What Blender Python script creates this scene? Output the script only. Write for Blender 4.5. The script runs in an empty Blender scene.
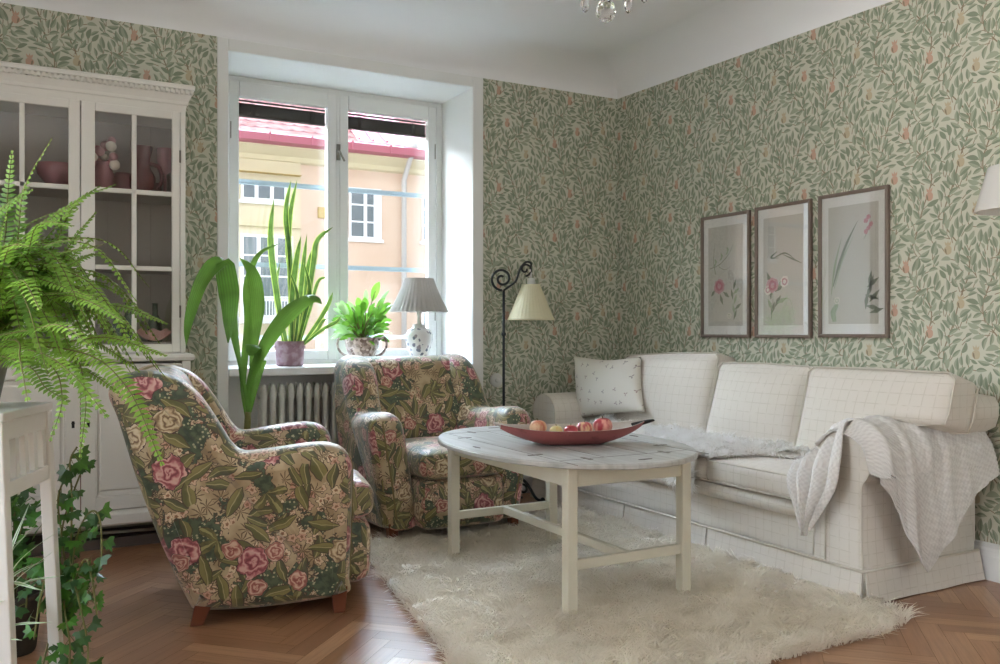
# living room with leafy wallpaper, floral armchairs, cream sofa and a tall window onto the street
A2_ROT = -90.0; A2_LOC = (-1.648, -.335, 0)
SKY = 5.0; SUN = 0.3; EXPO = 1.18
import bpy, bmesh, math, random
import numpy as np
from mathutils import Vector, Matrix
PI = math.pi
SC = bpy.context.scene
COL = SC.collection
rnd = random.Random(7)

# ------------------------------------------------------------------ measured camera
FOC = 870.0; PCX = 500.0; PHY = 330.0
YAW = math.atan(476.0 / 870.0)
CAM = Vector((-3.594, -4.883, 1.056))
FWD = Vector((math.sin(YAW), math.cos(YAW), 0)); RGT = Vector((math.cos(YAW), -math.sin(YAW), 0)); UPV = Vector((0, 0, 1))
def ray(x, y): return FWD + RGT * ((x - PCX) / FOC) + UPV * ((PHY - y) / FOC)
def pz(x, y, z=0.0):
    r = ray(x, y); return CAM + r * ((z - CAM.z) / r.z)
def py(x, y, Y=0.0):
    r = ray(x, y); return CAM + r * ((Y - CAM.y) / r.y)
def px(x, y, X=0.0):
    r = ray(x, y); return CAM + r * ((X - CAM.x) / r.x)
def pd(x, y, d): return CAM + ray(x, y) * d

# ------------------------------------------------------------------ mesh builder
class MB:
    def __init__(s): s.v = []; s.f = []; s.m = []; s.uv = {}
    def add(s, vs, fs, mi=0):
        b = len(s.v); s.v += [tuple(p) for p in vs]
        for f in fs: s.f.append(tuple(b + i for i in f)); s.m.append(mi)
        return b
    def box(s, x0, x1, y0, y1, z0, z1, mi=0, M=None):
        vs = [Vector((x, y, z)) for x in (x0, x1) for y in (y0, y1) for z in (z0, z1)]
        if M: vs = [M @ p for p in vs]
        s.add(vs, [(0,1,3,2),(4,6,7,5),(0,4,5,1),(2,3,7,6),(0,2,6,4),(1,5,7,3)], mi); return s
    def loft(s, rings, closed=True, caps=True, mi=0):
        n = len(rings[0]); b = len(s.v)
        for r in rings: s.v += [tuple(p) for p in r]
        for i in range(len(rings) - 1):
            for j in range(n if closed else n - 1):
                k = (j + 1) % n
                s.f.append((b+i*n+j, b+i*n+k, b+(i+1)*n+k, b+(i+1)*n+j)); s.m.append(mi)
        if caps and closed:
            s.f.append(tuple(b + j for j in reversed(range(n)))); s.m.append(mi)
            s.f.append(tuple(b + (len(rings)-1)*n + j for j in range(n))); s.m.append(mi)
        return s
    def lathe(s, prof, c=(0,0,0), n=24, mi=0, caps=True, M=None):
        rings = []
        for r, z in prof:
            ring = [Vector((r*math.cos(2*PI*i/n), r*math.sin(2*PI*i/n), z)) for i in range(n)]
            ring = [(M @ p if M else p) + Vector(c) for p in ring]
            rings.append(ring)
        return s.loft(rings, True, caps, mi)
    def tube(s, pts, rad, n=8, mi=0, caps=True):
        pts = [Vector(p) for p in pts]; m = len(pts)
        rs = rad if isinstance(rad, (list, tuple)) else [rad] * m
        t0 = (pts[1]-pts[0]).normalized()
        a = Vector((0,0,1)) if abs(t0.z) < .9 else Vector((1,0,0))
        u = t0.cross(a).normalized(); rings = []
        for i, p in enumerate(pts):
            t = (pts[min(i+1,m-1)] - pts[max(i-1,0)])
            if t.length < 1e-9: t = t0
            t.normalize(); u = (u - t*u.dot(t))
            if u.length < 1e-6: u = t.orthogonal()
            u.normalize(); w = t.cross(u)
            rings.append([p + (u*math.cos(2*PI*k/n) + w*math.sin(2*PI*k/n))*rs[i] for k in range(n)])
        return s.loft(rings, True, caps, mi)
    def ribbon(s, pts, wid, nrm, cup=0.0, mi=0, seg=2):
        """leaf blade: centre line pts, half widths wid, facing nrm, cupped across"""
        pts = [Vector(p) for p in pts]; m = len(pts); rings = []
        nrm = Vector(nrm)
        for i, p in enumerate(pts):
            t = (pts[min(i+1,m-1)] - pts[max(i-1,0)]).normalized()
            sd = t.cross(nrm)
            if sd.length < 1e-4: sd = t.orthogonal()
            sd.normalize(); nn = sd.cross(t)
            rings.append([p + sd*(wid[i]*q) + nn*(cup*wid[i]*q*q) for q in [(-1 + 2*k/seg) for k in range(seg+1)]])
        return s.loft(rings, False, False, mi)
    def grid(s, fn, nu, nv, mi=0, wrapu=False):
        b = len(s.v)
        for i in range(nu + 1):
            for j in range(nv + 1): s.v.append(tuple(fn(i/nu, j/nv)))
        for i in range(nu):
            for j in range(nv):
                s.f.append((b+i*(nv+1)+j, b+(i+1)*(nv+1)+j, b+(i+1)*(nv+1)+j+1, b+i*(nv+1)+j+1)); s.m.append(mi)
        return s
    def sphere(s, c, r, nu=16, nv=10, mi=0, sc=(1,1,1), fn=None):
        rings = []
        for i in range(nv + 1):
            a = PI * i / nv; a = min(max(a, .02), PI - .02)
            ring = []
            for k in range(nu):
                th = 2*PI*k/nu
                d = Vector((math.sin(a)*math.cos(th), math.sin(a)*math.sin(th), -math.cos(a)))
                q = r * (fn(d) if fn else 1)
                ring.append(Vector(c) + Vector((d.x*sc[0], d.y*sc[1], d.z*sc[2]))*q)
            rings.append(ring)
        return s.loft(rings, True, True, mi)
    def build(s, name, mat=None, parent=None, world=True, smooth=True, bevel=0, bseg=2, subsurf=0, boxuv=False, weld=False, autosmooth=None):
        me = bpy.data.meshes.new(name)
        vs = s.v
        if parent is not None and world:
            Mi = LOCM[parent.name].inverted(); vs = [tuple(Mi @ Vector(p)) for p in vs]
        me.from_pydata(vs, [], s.f)
        mats = mat if isinstance(mat, (list, tuple)) else [mat]
        for m in mats:
            if m: me.materials.append(m)
        if len(mats) > 1: me.polygons.foreach_set('material_index', s.m)
        bm = bmesh.new(); bm.from_mesh(me)
        if weld: bmesh.ops.remove_doubles(bm, verts=bm.verts, dist=weld if weld is not True else 1e-5)
        if s.f and len(s.f) < 60000 and not getattr(s, 'keepn', False): bmesh.ops.recalc_face_normals(bm, faces=bm.faces)
        bm.to_mesh(me); bm.free()
        if smooth: me.polygons.foreach_set('use_smooth', [len(p.vertices) < 9 for p in me.polygons])
        if boxuv: box_uv(me, boxuv if isinstance(boxuv, float) else 0.0)
        o = bpy.data.objects.new(name, me); COL.objects.link(o)
        if parent is not None: o.parent = parent
        LOCM[o.name] = LOCM[parent.name] if parent is not None else Matrix.Identity(4)
        if bevel:
            b = o.modifiers.new('bevel', 'BEVEL'); b.width = bevel; b.segments = bseg; b.limit_method = 'ANGLE'; b.angle_limit = math.radians(35)
            if smooth: b.harden_normals = True
        if subsurf:
            q = o.modifiers.new('subd', 'SUBSURF'); q.levels = subsurf; q.render_levels = subsurf
        if autosmooth:
            # mark sharp edges by angle so flat faces stay flat
            bm = bmesh.new(); bm.from_mesh(me)
            for e in bm.edges:
                if len(e.link_faces) == 2 and e.calc_face_angle(0) > math.radians(autosmooth): e.smooth = False
            bm.to_mesh(me); bm.free()
        return o

def box_uv(me, off=0.0):
    uv = me.uv_layers.new(name='UVMap')
    n = len(me.loops); co = np.empty(len(me.vertices)*3); me.vertices.foreach_get('co', co); co = co.reshape(-1,3)
    out = np.zeros((n,2))
    for p in me.polygons:
        nx, ny, nz = (abs(q) for q in p.normal)
        for li in p.loop_indices:
            c = co[me.loops[li].vertex_index]
            if ny >= nx*.9 and ny >= nz*.9: out[li] = (c[0], c[2])
            elif nx >= nz: out[li] = (c[1]+.37, c[2])
            else: out[li] = (c[0]+.13, c[1]+.71)
    out += off
    uv.data.foreach_set('uv', out.ravel())

LOCM = {}
def thing(name, label, cat, loc=(0,0,0), rotz=0.0, group=None):
    o = bpy.data.objects.new(name, None); COL.objects.link(o)
    o.location = loc; o.rotation_euler = (0,0,rotz); o.empty_display_size = .05
    LOCM[o.name] = Matrix.Translation(Vector(loc)) @ Matrix.Rotation(rotz, 4, 'Z')
    tag(o, label, cat, group); return o
def tag(o, label, cat, group=None, kind=None):
    o['label'] = label; o['category'] = cat
    if group: o['group'] = group
    if kind: o['kind'] = kind
    return o
def struct(o, label=None, cat=None):
    o['kind'] = 'structure'
    if label: o['label'] = label
    if cat: o['category'] = cat
    return o
def copy_thing(o, loc=None, rotz=None, label=None):
    c = o.copy(); COL.objects.link(c)
    if loc is not None: c.location = loc
    if rotz is not None: c.rotation_euler = (0,0,rotz)
    if label: c['label'] = label
    for ch in list(o.children):
        d = ch.copy(); COL.objects.link(d); d.parent = c
        for g in list(ch.children):
            e = g.copy(); COL.objects.link(e); e.parent = d
    return c

def catmull(pts, n=8):
    P = [Vector(p) for p in pts]; out = []
    P = [P[0]*2-P[1]] + P + [P[-1]*2-P[-2]]
    for i in range(1, len(P)-2):
        for k in range(n):
            t = k/n; a,b,c,d = P[i-1],P[i],P[i+1],P[i+2]
            out.append(.5*((2*b)+(c-a)*t+(2*a-5*b+4*c-d)*t*t+(3*b-a-3*c+d)*t**3))
    out.append(P[-2]); return out
def smooth_closed(pts, n=6):
    P = [Vector((p[0],p[1])) for p in pts]; m = len(P); out = []
    for i in range(m):
        a,b,c,d = P[(i-1)%m],P[i],P[(i+1)%m],P[(i+2)%m]
        for k in range(n):
            t = k/n; out.append(.5*((2*b)+(c-a)*t+(2*a-5*b+4*c-d)*t*t+(3*b-a-3*c+d)*t**3))
    return out
def lerp(a,b,t): return a+(b-a)*t
def sstep(a,b,x):
    t = min(max((x-a)/(b-a),0),1); return t*t*(3-2*t)
def interp(tab, x):
    if x <= tab[0][0]: return tab[0][1]
    for (a,b),(c,d) in zip(tab, tab[1:]):
        if x <= c: return b+(d-b)*(x-a)/(c-a)
    return tab[-1][1]

def poly_area(P): return .5*sum(P[i].x*P[(i+1)%len(P)].y-P[(i+1)%len(P)].x*P[i].y for i in range(len(P)))
def offset_in(P, d):
    n = len(P); s = 1 if poly_area(P) > 0 else -1; out = []
    for i in range(n):
        t = (P[(i+1)%n]-P[(i-1)%n])
        if t.length < 1e-9: out.append(P[i].copy()); continue
        t.normalize(); out.append(P[i] + Vector((-t.y,t.x))*(s*d))
    return out
def prof_extrude(P, w0, w1, r, k=4, mid=3, shift=None):
    """closed 2D outline (X,Z) swept along Y from w0 to w1, edges rolled with radius r"""
    rings = []
    A = [(w0 + r*(1-math.sin(PI/2*i/k)), r*(1-math.cos(PI/2*i/k))) for i in range(k, -1, -1)]
    B = [(w1 - r*(1-math.sin(PI/2*i/k)), r*(1-math.cos(PI/2*i/k))) for i in range(0, k+1)]
    C = [(lerp(w0+r, w1-r, i/(mid+1)), 0) for i in range(1, mid+1)]
    for y, ins in A + C + B:
        Q = offset_in(P, ins)
        rings.append([Vector((p.x, y + (shift(p.x, p.y, y) if shift else 0), p.y)) for p in Q])
    return rings
def capped_loft(mb, rings, mi=0):
    """loft with the end caps filled by shrinking rings, so that the flat ends shade cleanly"""
    mb.loft(rings, True, True, mi); return mb

def rbox(mb, x0,x1,y0,y1,z0,z1, r=.03, crown=(0,0,0), n=8, mi=0, M=None, pinch=0.0):
    """rounded, crowned cushion: grid cube whose edges are rolled by r and whose faces belly out"""
    c = Vector(((x0+x1)/2,(y0+y1)/2,(z0+z1)/2)); h = Vector(((x1-x0)/2,(y1-y0)/2,(z1-z0)/2))
    idx = {}; vs = []; fs = []
    def tx(i, hh):
        # parameter points concentrated near the edges
        t = -1 + 2*i/n; return t
    def vert(i,j,k):
        key = (i,j,k)
        if key in idx: return idx[key]
        p = Vector((tx(i,h.x)*h.x, tx(j,h.y)*h.y, tx(k,h.z)*h.z))
        q = Vector([max(-(h[a]-r), min(h[a]-r, p[a])) for a in range(3)])
        # remap so that rounding gets enough points
        d = p - q
        if d.length > 1e-9: p = q + d.normalized()*r if d.length > r*0.999 or True else p
        u = [p[a]/h[a] for a in range(3)]
        for a in range(3):
            b, e = (a+1)%3, (a+2)%3
            p[a] += (1 if u[a] > 0 else -1 if u[a] < 0 else 0)*abs(u[a])*crown[a]*(1-u[b]**2)*(1-u[e]**2)
        if pinch:
            f = 1 + pinch*(abs(u[1])**6 * abs(u[2])**6)
            p.y *= f; p.z *= f
        p += c
        if M: p = M @ p
        idx[key] = len(vs); vs.append(p); return idx[key]
    for a in range(3):
        for side in (0, n):
            for i in range(n):
                for j in range(n):
                    quad = []
                    for (di,dj) in ((0,0),(1,0),(1,1),(0,1)):
                        k = [0,0,0]; k[a] = side; k[(a+1)%3] = i+di; k[(a+2)%3] = j+dj
                        quad.append(vert(*k))
                    fs.append(tuple(quad if side else reversed(quad)))
    mb.add(vs, fs, mi); return mb

# ------------------------------------------------------------------ node graph helper
class G:
    def __init__(s, name, rough=.6, spec=.4, metal=0.0, sheen=0.0):
        s.m = bpy.data.materials.new(name); s.m.use_nodes = True; s.t = s.m.node_tree
        s.b = s.t.nodes['Principled BSDF']; s.out = s.t.nodes['Material Output']
        s.b.inputs['Roughness'].default_value = rough; s.b.inputs['Specular IOR Level'].default_value = spec
        s.b.inputs['Metallic'].default_value = metal
        if sheen: s.b.inputs['Sheen Weight'].default_value = sheen
    def node(s, t, **k):
        n = s.t.nodes.new(t)
        for a, v in k.items(): setattr(n, a, v)
        return n
    def put(s, sock, v):
        if isinstance(v, bpy.types.NodeSocket): s.t.links.new(v, sock)
        elif isinstance(v, (tuple, list)) and len(v) == 3 and len(sock.default_value) == 4: sock.default_value = (*v, 1)
        else: sock.default_value = v
    def mth(s, op, a, b=None, c=None, clamp=False):
        n = s.node('ShaderNodeMath', operation=op, use_clamp=clamp); s.put(n.inputs[0], a)
        if b is not None: s.put(n.inputs[1], b)
        if c is not None: s.put(n.inputs[2], c)
        return n.outputs[0]
    def add(s,a,b): return s.mth('ADD',a,b)
    def sub(s,a,b): return s.mth('SUBTRACT',a,b)
    def mul(s,a,b): return s.mth('MULTIPLY',a,b)
    def lt(s,a,b): return s.mth('LESS_THAN',a,b)
    def gt(s,a,b): return s.mth('GREATER_THAN',a,b)
    def step(s, x, lo, hi):
        n = s.node('ShaderNodeMapRange', interpolation_type='SMOOTHSTEP'); s.put(n.inputs[0], x); s.put(n.inputs[1], lo); s.put(n.inputs[2], hi); return n.outputs[0]
    def vm(s, op, a, b=None, sc=None):
        n = s.node('ShaderNodeVectorMath', operation=op); s.put(n.inputs[0], a)
        if b is not None: s.put(n.inputs[1], b)
        if sc is not None: s.put(n.inputs['Scale'], sc)
        return n.outputs['Value'] if op in ('LENGTH','DOT_PRODUCT','DISTANCE') else n.outputs[0]
    def mix(s, f, a, b, mode='MIX'):
        n = s.node('ShaderNodeMix', data_type='RGBA', blend_type=mode)
        s.put(n.inputs[0], f); s.put(n.inputs[6], a); s.put(n.inputs[7], b); return n.outputs[2]
    def noise(s, vec, scale, detail=3, rough=.5, dist=0.0, col=False):
        n = s.node('ShaderNodeTexNoise'); s.put(n.inputs['Vector'], vec); n.inputs['Scale'].default_value = scale
        n.inputs['Detail'].default_value = detail; n.inputs['Roughness'].default_value = rough; n.inputs['Distortion'].default_value = dist
        return n.outputs['Color' if col else 'Fac']
    def vor(s, vec, scale, dim='2D', feature='F1', rand=1.0):
        n = s.node('ShaderNodeTexVoronoi', voronoi_dimensions=dim, feature=feature); s.put(n.inputs['Vector'], vec)
        n.inputs['Scale'].default_value = scale; n.inputs['Randomness'].default_value = rand; return n
    def coord(s, k='Object'): return s.node('ShaderNodeTexCoord').outputs[k]
    def sep(s, v):
        n = s.node('ShaderNodeSeparateXYZ'); s.put(n.inputs[0], v); return n.outputs
    def comb(s, x, y, z=0.0):
        n = s.node('ShaderNodeCombineXYZ'); s.put(n.inputs[0], x); s.put(n.inputs[1], y); s.put(n.inputs[2], z); return n.outputs[0]
    def ramp(s, f, stops, interp='LINEAR'):
        n = s.node('ShaderNodeValToRGB'); n.color_ramp.interpolation = interp; s.put(n.inputs[0], f)
        e = n.color_ramp.elements
        while len(e) < len(stops): e.new(.5)
        for q, (p, c) in zip(e, stops): q.position = p; q.color = (*c, 1)
        return n.outputs[0]
    def color(s, c): s.put(s.b.inputs['Base Color'], c); return s
    def rough(s, r): s.put(s.b.inputs['Roughness'], r); return s
    def bump(s, h, strength=.3, dist=.01):
        n = s.node('ShaderNodeBump'); n.inputs['Strength'].default_value = strength; n.inputs['Distance'].default_value = dist
        s.put(n.inputs['Height'], h); s.t.links.new(n.outputs[0], s.b.inputs['Normal']); return s

def srgb(r, g=None, b=None):
    if g is None: h = r.lstrip('#'); r, g, b = (int(h[i:i+2], 16) for i in (0,2,4))
    f = lambda c: (c/255)/12.92 if c/255 <= .04045 else ((c/255+.055)/1.055)**2.4
    return (f(r), f(g), f(b))
def plain(name, c, rough=.6, spec=.4, metal=0, var=.06, scale=9, bump=0, bscale=80):
    g = G(name, rough, spec, metal)
    o = g.coord('Object'); n = g.noise(o, scale, 4)
    if isinstance(c, str): c = srgb(c)
    g.color(g.mix(n, tuple(x*(1-var) for x in c), tuple(min(1,x*(1+var)) for x in c)))
    if bump: g.bump(g.noise(o, bscale, 3), bump, .004)
    return g.m
# ------------------------------------------------------------------ materials
M = {}
M['white_wall'] = plain('white plaster', '#e6e6e3', .75, .2, var=.015)
M['ceiling'] = plain('ceiling paint', '#efefef', .85, .1, var=.01)
M['white_paint'] = plain('white gloss paint', '#dededb', .38, .4, var=.02)
M['sill'] = plain('sill paint', '#e2e4e4', .3, .45, var=.02)
M['radiator'] = plain('radiator enamel', '#d0d0c8', .4, .4, var=.03)
M['cabinet'] = plain('cabinet paint', '#dedbd3', .45, .35, var=.03, scale=5)
M['cab_in'] = plain('cabinet inside', '#a8a19a', .7, .2, var=.05)
M['stand'] = plain('stand paint', '#d8d4cc', .5, .3, var=.03)
M['paper'] = plain('wallpaper ground', '#cbcab9', .85, .1, var=.03, scale=3)
M['leafA'] = plain('wallpaper leaf dark', '#8a937e', .85, .1, var=.10, scale=3)
M['leafB'] = plain('wallpaper leaf light', '#a3a994', .85, .1, var=.10, scale=3)
M['stemW'] = plain('wallpaper stem', '#938570', .85, .1, var=.1, scale=3)
M['fruit'] = plain('wallpaper fruit', '#c4a28e', .85, .1, var=.1, scale=3)
M['fruitB'] = plain('wallpaper pale fruit', '#bfb296', .85, .1, var=.1, scale=3)
M['iron'] = plain('dark green iron', '#232a2b', .45, .5, metal=.3)
M['blind'] = plain('blind slats', '#3a342f', .6, .3)
M['steel'] = plain('brass fitting', '#8d8a80', .35, .5, metal=.7)
M['dark'] = plain('dark', '#1d1a18', .7, .2)
M['darkwood'] = plain('dark bar wood', '#5a4f48', .5, .4)
M['foot'] = plain('chair foot wood', '#6f3d28', .4, .4, var=.15, scale=20)
M['leg'] = plain('table paint', '#d3cdba', .5, .3, var=.05)
M['stem'] = plain('plant stem', '#6c6a3a', .6, .3, var=.2)
M['soil'] = plain('potting soil', '#2c2119', .9, .1, var=.3, scale=60)
M['terracotta'] = plain('clay pot', '#9a6a50', .8, .2, var=.1)
M['stonepot'] = plain('stone pot', '#8b8a83', .85, .2, var=.15, scale=30, bump=.3)
M['whitepot'] = plain('white pot', '#cfcfca', .4, .4)

def leafmat(name, lo, hi, rough=.4, trans=.35, scale=12, spec=.4, green=True, stripes=False):
    g = G(name, rough, spec); n = g.noise(g.coord('Object'), scale, 3)
    c = g.mix(g.step(n,.3,.7), srgb(lo), srgb(hi))
    if stripes:                       # parallel veins along the blade, from its UV
        sv_ = g.sep(g.coord('UV')); wv_ = g.mth('SINE', g.mul(sv_[0], 46.0)); c = g.mix(g.step(wv_, .2, 1.0), c, g.mix(.45, c, srgb('#233f14'))); g.bump(wv_, .35, .002)
    g.color(c)
    tr = g.node('ShaderNodeBsdfTranslucent'); g.put(tr.inputs[0], g.mix(.5, c, (.35,.55,.08)) if green else c)
    mx = g.node('ShaderNodeMixShader'); mx.inputs[0].default_value = trans
    g.t.links.new(g.b.outputs[0], mx.inputs[1]); g.t.links.new(tr.outputs[0], mx.inputs[2]); g.t.links.new(mx.outputs[0], g.out.inputs[0])
    return g.m
M['fern'] = leafmat('fern frond', '#47702a', '#84ab44', .5, .4, 9)
M['fern2'] = leafmat('fern frond light', '#6c9a35', '#9cc655', .5, .45, 9)
M['broad'] = leafmat('broad leaf', '#35651f', '#5f963a', .3, .32, 6, stripes=True)
M['snake'] = leafmat('snake plant leaf', '#2f5028', '#4d7638', .35, .2, 25)
M['snake_edge'] = leafmat('snake plant edge', '#b6bd5f', '#c9cf7c', .4, .3, 25)
M['lily'] = leafmat('lily leaf', '#3f8a28', '#7cc045', .3, .4, 10)
M['lily2'] = leafmat('lily leaf pale', '#8fbf86', '#c9dcc0', .4, .4, 10)
M['ivy'] = leafmat('ivy leaf', '#2f5a24', '#4c8a30', .35, .25, 20)
M['ivyd'] = leafmat('dark ivy leaf', '#1f4220', '#34602c', .35, .2, 20)
M['spider'] = leafmat('spider leaf', '#6f8f5c', '#9db58c', .4, .3, 20)
M['spiderw'] = leafmat('spider leaf edge', '#d5dcc8', '#e2e6d8', .4, .3, 20)

def glass(name, tint=(1,1,1), refl=1.0, rough=.0):
    g = G(name); t = g.t; t.nodes.remove(g.b)
    tr = g.node('ShaderNodeBsdfTransparent'); tr.inputs[0].default_value = (*tint,1)
    gl = g.node('ShaderNodeBsdfGlossy'); gl.inputs['Roughness'].default_value = rough
    ge = g.node('ShaderNodeNewGeometry'); ct = g.mth('ABSOLUTE', g.vm('DOT_PRODUCT', ge.outputs['Normal'], ge.outputs['Incoming']))
    fr = g.add(.04, g.mul(.96, g.mth('POWER', g.sub(1.0, ct), 5.0)))
    mx = g.node('ShaderNodeMixShader'); g.put(mx.inputs[0], g.mth('MULTIPLY', fr, refl, clamp=True))
    t.links.new(tr.outputs[0], mx.inputs[1]); t.links.new(gl.outputs[0], mx.inputs[2]); t.links.new(mx.outputs[0], g.out.inputs[0])
    return g.m
M['glass'] = glass('window glass', (.97,.98,.98), .8)
M['cabglass'] = glass('cabinet glass', (.93,.93,.92), 1.2)
M['picglass'] = glass('picture glass', (.98,.98,.98), 1.6)
def crystal(name, c, rough=.02, ior=1.5):
    g = G(name, rough, .5); g.color(c); g.b.inputs['Transmission Weight'].default_value = 1.0; g.b.inputs['IOR'].default_value = ior; return g.m
M['crystal'] = crystal('cut crystal', (.95,.95,.95))
def vaseglass(name, c):
    g = G(name, .12, .5); g.color(srgb(c)); g.b.inputs['Transmission Weight'].default_value = .35; return g.m
M['pinkglass'] = vaseglass('pink glass', '#c58a93'); M['redglass'] = vaseglass('red glass', '#7d3a3c'); M['greenglass'] = vaseglass('green glass', '#3d5f45'); M['clearglass'] = vaseglass('grey glass', '#b8bcb8')

def shade(name, c, tr=.35):
    g = G(name, .85, .1); g.color(c if not isinstance(c,str) else srgb(c))
    t = g.node('ShaderNodeBsdfTranslucent'); t.inputs[0].default_value = (*(srgb(c) if isinstance(c,str) else c),1)
    mx = g.node('ShaderNodeMixShader'); mx.inputs[0].default_value = tr
    g.t.links.new(g.b.outputs[0], mx.inputs[1]); g.t.links.new(t.outputs[0], mx.inputs[2]); g.t.links.new(mx.outputs[0], g.out.inputs[0]); return g.m
M['shade_cream'] = shade('cream pleated cloth', '#eee9cd'); M['shade_grey'] = shade('grey pleated cloth', '#c2bdb7', .35); M['shade_white'] = shade('white lamp cloth', '#eceae6', .3)

# parquet: every block carries its own tone in the 'tone' attribute, grain runs along UV.x
g = G('oak parquet', .3, .6)
at = g.node('ShaderNodeAttribute', attribute_name='tone')
uv = g.coord('UV'); s_ = g.sep(uv)
gr = g.noise(g.comb(g.mul(s_[0], 4.0), g.mul(s_[1], 70.0)), 1.0, 4, .6)
base = g.ramp(at.outputs['Fac'], [(0, srgb('#7c543b')), (.5, srgb('#9a6f4f')), (1, srgb('#b68c69'))])
g.color(g.mix(g.mul(g.step(gr,.35,.75), .45), base, srgb('#6a4128')))
g.rough(g.add(.30, g.mul(g.noise(g.coord('Object'), 3, 3), .16)))
g.bump(gr, .05, .002); g.b.inputs['Coat Weight'].default_value = .35; g.b.inputs['Coat Roughness'].default_value = .3
M['parquet'] = g.m
M['gap'] = plain('parquet gap', '#4e3220', .5, .3)

# floral chintz of the armchairs, in metres of UV
def chintz():
    g = G('floral chintz', .5, .5, sheen=.35)
    uv = g.coord('UV')
    warp = g.vm('SCALE', g.vm('SUBTRACT', g.noise(uv, 22, 3, col=True), (.5,.5,.5)), sc=.022)
    uvw = g.vm('ADD', uv, warp)
    def cell(scale, rand, off, w=1):
        v = g.vm('ADD', uvw if w else uv, off)
        n = g.vor(v, scale, '2D', 'F1', rand)
        loc = g.vm('SUBTRACT', v, n.outputs['Position']); l = g.sep(loc); c = g.sep(n.outputs['Color'])
        r = g.mth('SQRT', g.add(g.mul(l[0],l[0]), g.mul(l[1],l[1])))
        th = g.add(g.mth('ARCTAN2', l[1], l[0]), g.mul(c[0], 6.283))
        return l, r, th, c
    cream, tan_ = srgb('#b8a381'), srgb('#9d8563')
    col = g.mix(g.step(g.noise(uv, 9, 3), .4, .62), cream, tan_)
    dark = srgb('#4b3a28')
    # pale blossoms with brown outline
    l, r, th, c = cell(26, .9, (3.1,1.7,0))
    R = g.mul(.017, g.add(1, g.mul(.22, g.mth('COSINE', g.mul(th, 5)))))
    zone = g.gt(g.noise(g.vm('ADD',uv,(7,2,0)), 7, 2), .47)
    col = g.mix(g.mul(zone, g.lt(r, R)), col, dark)
    col = g.mix(g.mul(zone, g.lt(r, g.mul(R,.86))), col, g.mix(c[1], srgb('#d8c6a4'), srgb('#bf8f7b')))
    col = g.mix(g.mul(zone, g.lt(r, g.mul(R,.32))), col, srgb('#8b6144'))
    # small brown sprigs
    l, r, th, c = cell(17, 1, (1.3,4.4,0))
    sh = g.mul(.034, g.mth('POWER', g.mth('ABSOLUTE', g.mth('COSINE', g.mul(th, 4.5))), 5.0))
    col = g.mix(g.mul(g.lt(c[1], .55), g.lt(r, sh)), col, srgb('#5f4a2d'))
    # dark green ground masses with ragged edge and pale flecks
    n1 = g.noise(uvw, 5.2, 5, .62)
    mass = g.gt(n1, .535)
    flk = g.vor(uv, 60, '2D', 'F1', 1)
    grn = g.mix(g.mul(g.lt(flk.outputs['Distance'], .23), g.gt(g.noise(uv,14,1),.52)), g.mix(g.step(g.noise(uv,40,2),.4,.6), srgb('#34432f'), srgb('#4c5a40')), srgb('#a9a684'))
    col = g.mix(g.gt(n1, .523), col, dark); col = g.mix(mass, col, grn)
    # single leaf blades with a pale midrib, then loose palmate sprays
    uw2 = g.vm('ADD', uv, g.vm('SCALE', g.vm('SUBTRACT', g.noise(uv, 9, 2, col=True), (.5,.5,.5)), sc=.05))
    def blades(col, scale, off, L, Wd, c1, c2, p):
        v = g.vm('ADD', uw2, off); n = g.vor(v, scale, '2D', 'F1', 1.0); l = g.sep(g.vm('SUBTRACT', v, n.outputs['Position'])); c = g.sep(n.outputs['Color'])
        a = g.mul(c[0], 6.283); ca, sa = g.mth('COSINE', a), g.mth('SINE', a)
        x = g.add(g.mul(l[0],ca), g.mul(l[1],sa)); y = g.sub(g.mul(l[1],ca), g.mul(l[0],sa))
        q = g.sub(1.0, g.mth('POWER', g.mth('DIVIDE', x, L), 2.0)); h = g.mul(Wd, q); ay = g.mth('ABSOLUTE', y); on = g.lt(c[1], p)
        col = g.mix(g.mul(on, g.lt(ay, g.add(h,.003))), col, dark)
        leaf = g.mix(g.lt(ay, .0016), g.mix(g.step(g.add(y, g.mul(.02, g.noise(uv,50,2))), .0, .02), srgb(c1), srgb(c2)), srgb('#a59a6c'))
        return g.mix(g.mul(on, g.lt(ay, h)), col, leaf)
    col = blades(col, 11, (.4,2.9,0), .050, .016, '#4e4e30', '#77723f', .85)
    col = blades(col, 9, (6.1,1.9,0), .058, .019, '#5d5a2e', '#837a44', .7)
    for sc, off, R0, nl, c1, c2, p in ((4.4,(0,0,0),.085,2.5,'#4f4c2a','#746c3c',.55),):
        l, r, th, c = cell(sc, .95, off)
        w = g.mth('ABSOLUTE', g.mth('COSINE', g.mul(th, nl)))
        half = g.gt(g.mth('COSINE', g.mul(th, 1.0)), -.45)
        sh = g.mul(R0, g.mul(half, g.mul(g.add(.75, g.mul(.25, g.mth('COSINE', th))), g.add(.10, g.mul(.9, g.mth('POWER', w, 1.1))))))
        on = g.lt(c[1], p)
        col = g.mix(g.mul(on, g.lt(r, g.add(sh,.003))), col, dark)
        leaf = g.mix(g.gt(w, .975), g.mix(g.step(g.noise(uv, 30, 2), .35, .65), srgb(c1), srgb(c2)), srgb('#9a9460'))
        col = g.mix(g.mul(on, g.lt(r, sh)), col, leaf)
    # peonies: ragged outline, petals as warped shells round the heart
    w3 = g.sub(g.noise(uv, 26, 3), .5); rag = g.sub(g.noise(g.vm('ADD',uv,(3,5,0)), 30, 2), .5)
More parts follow.
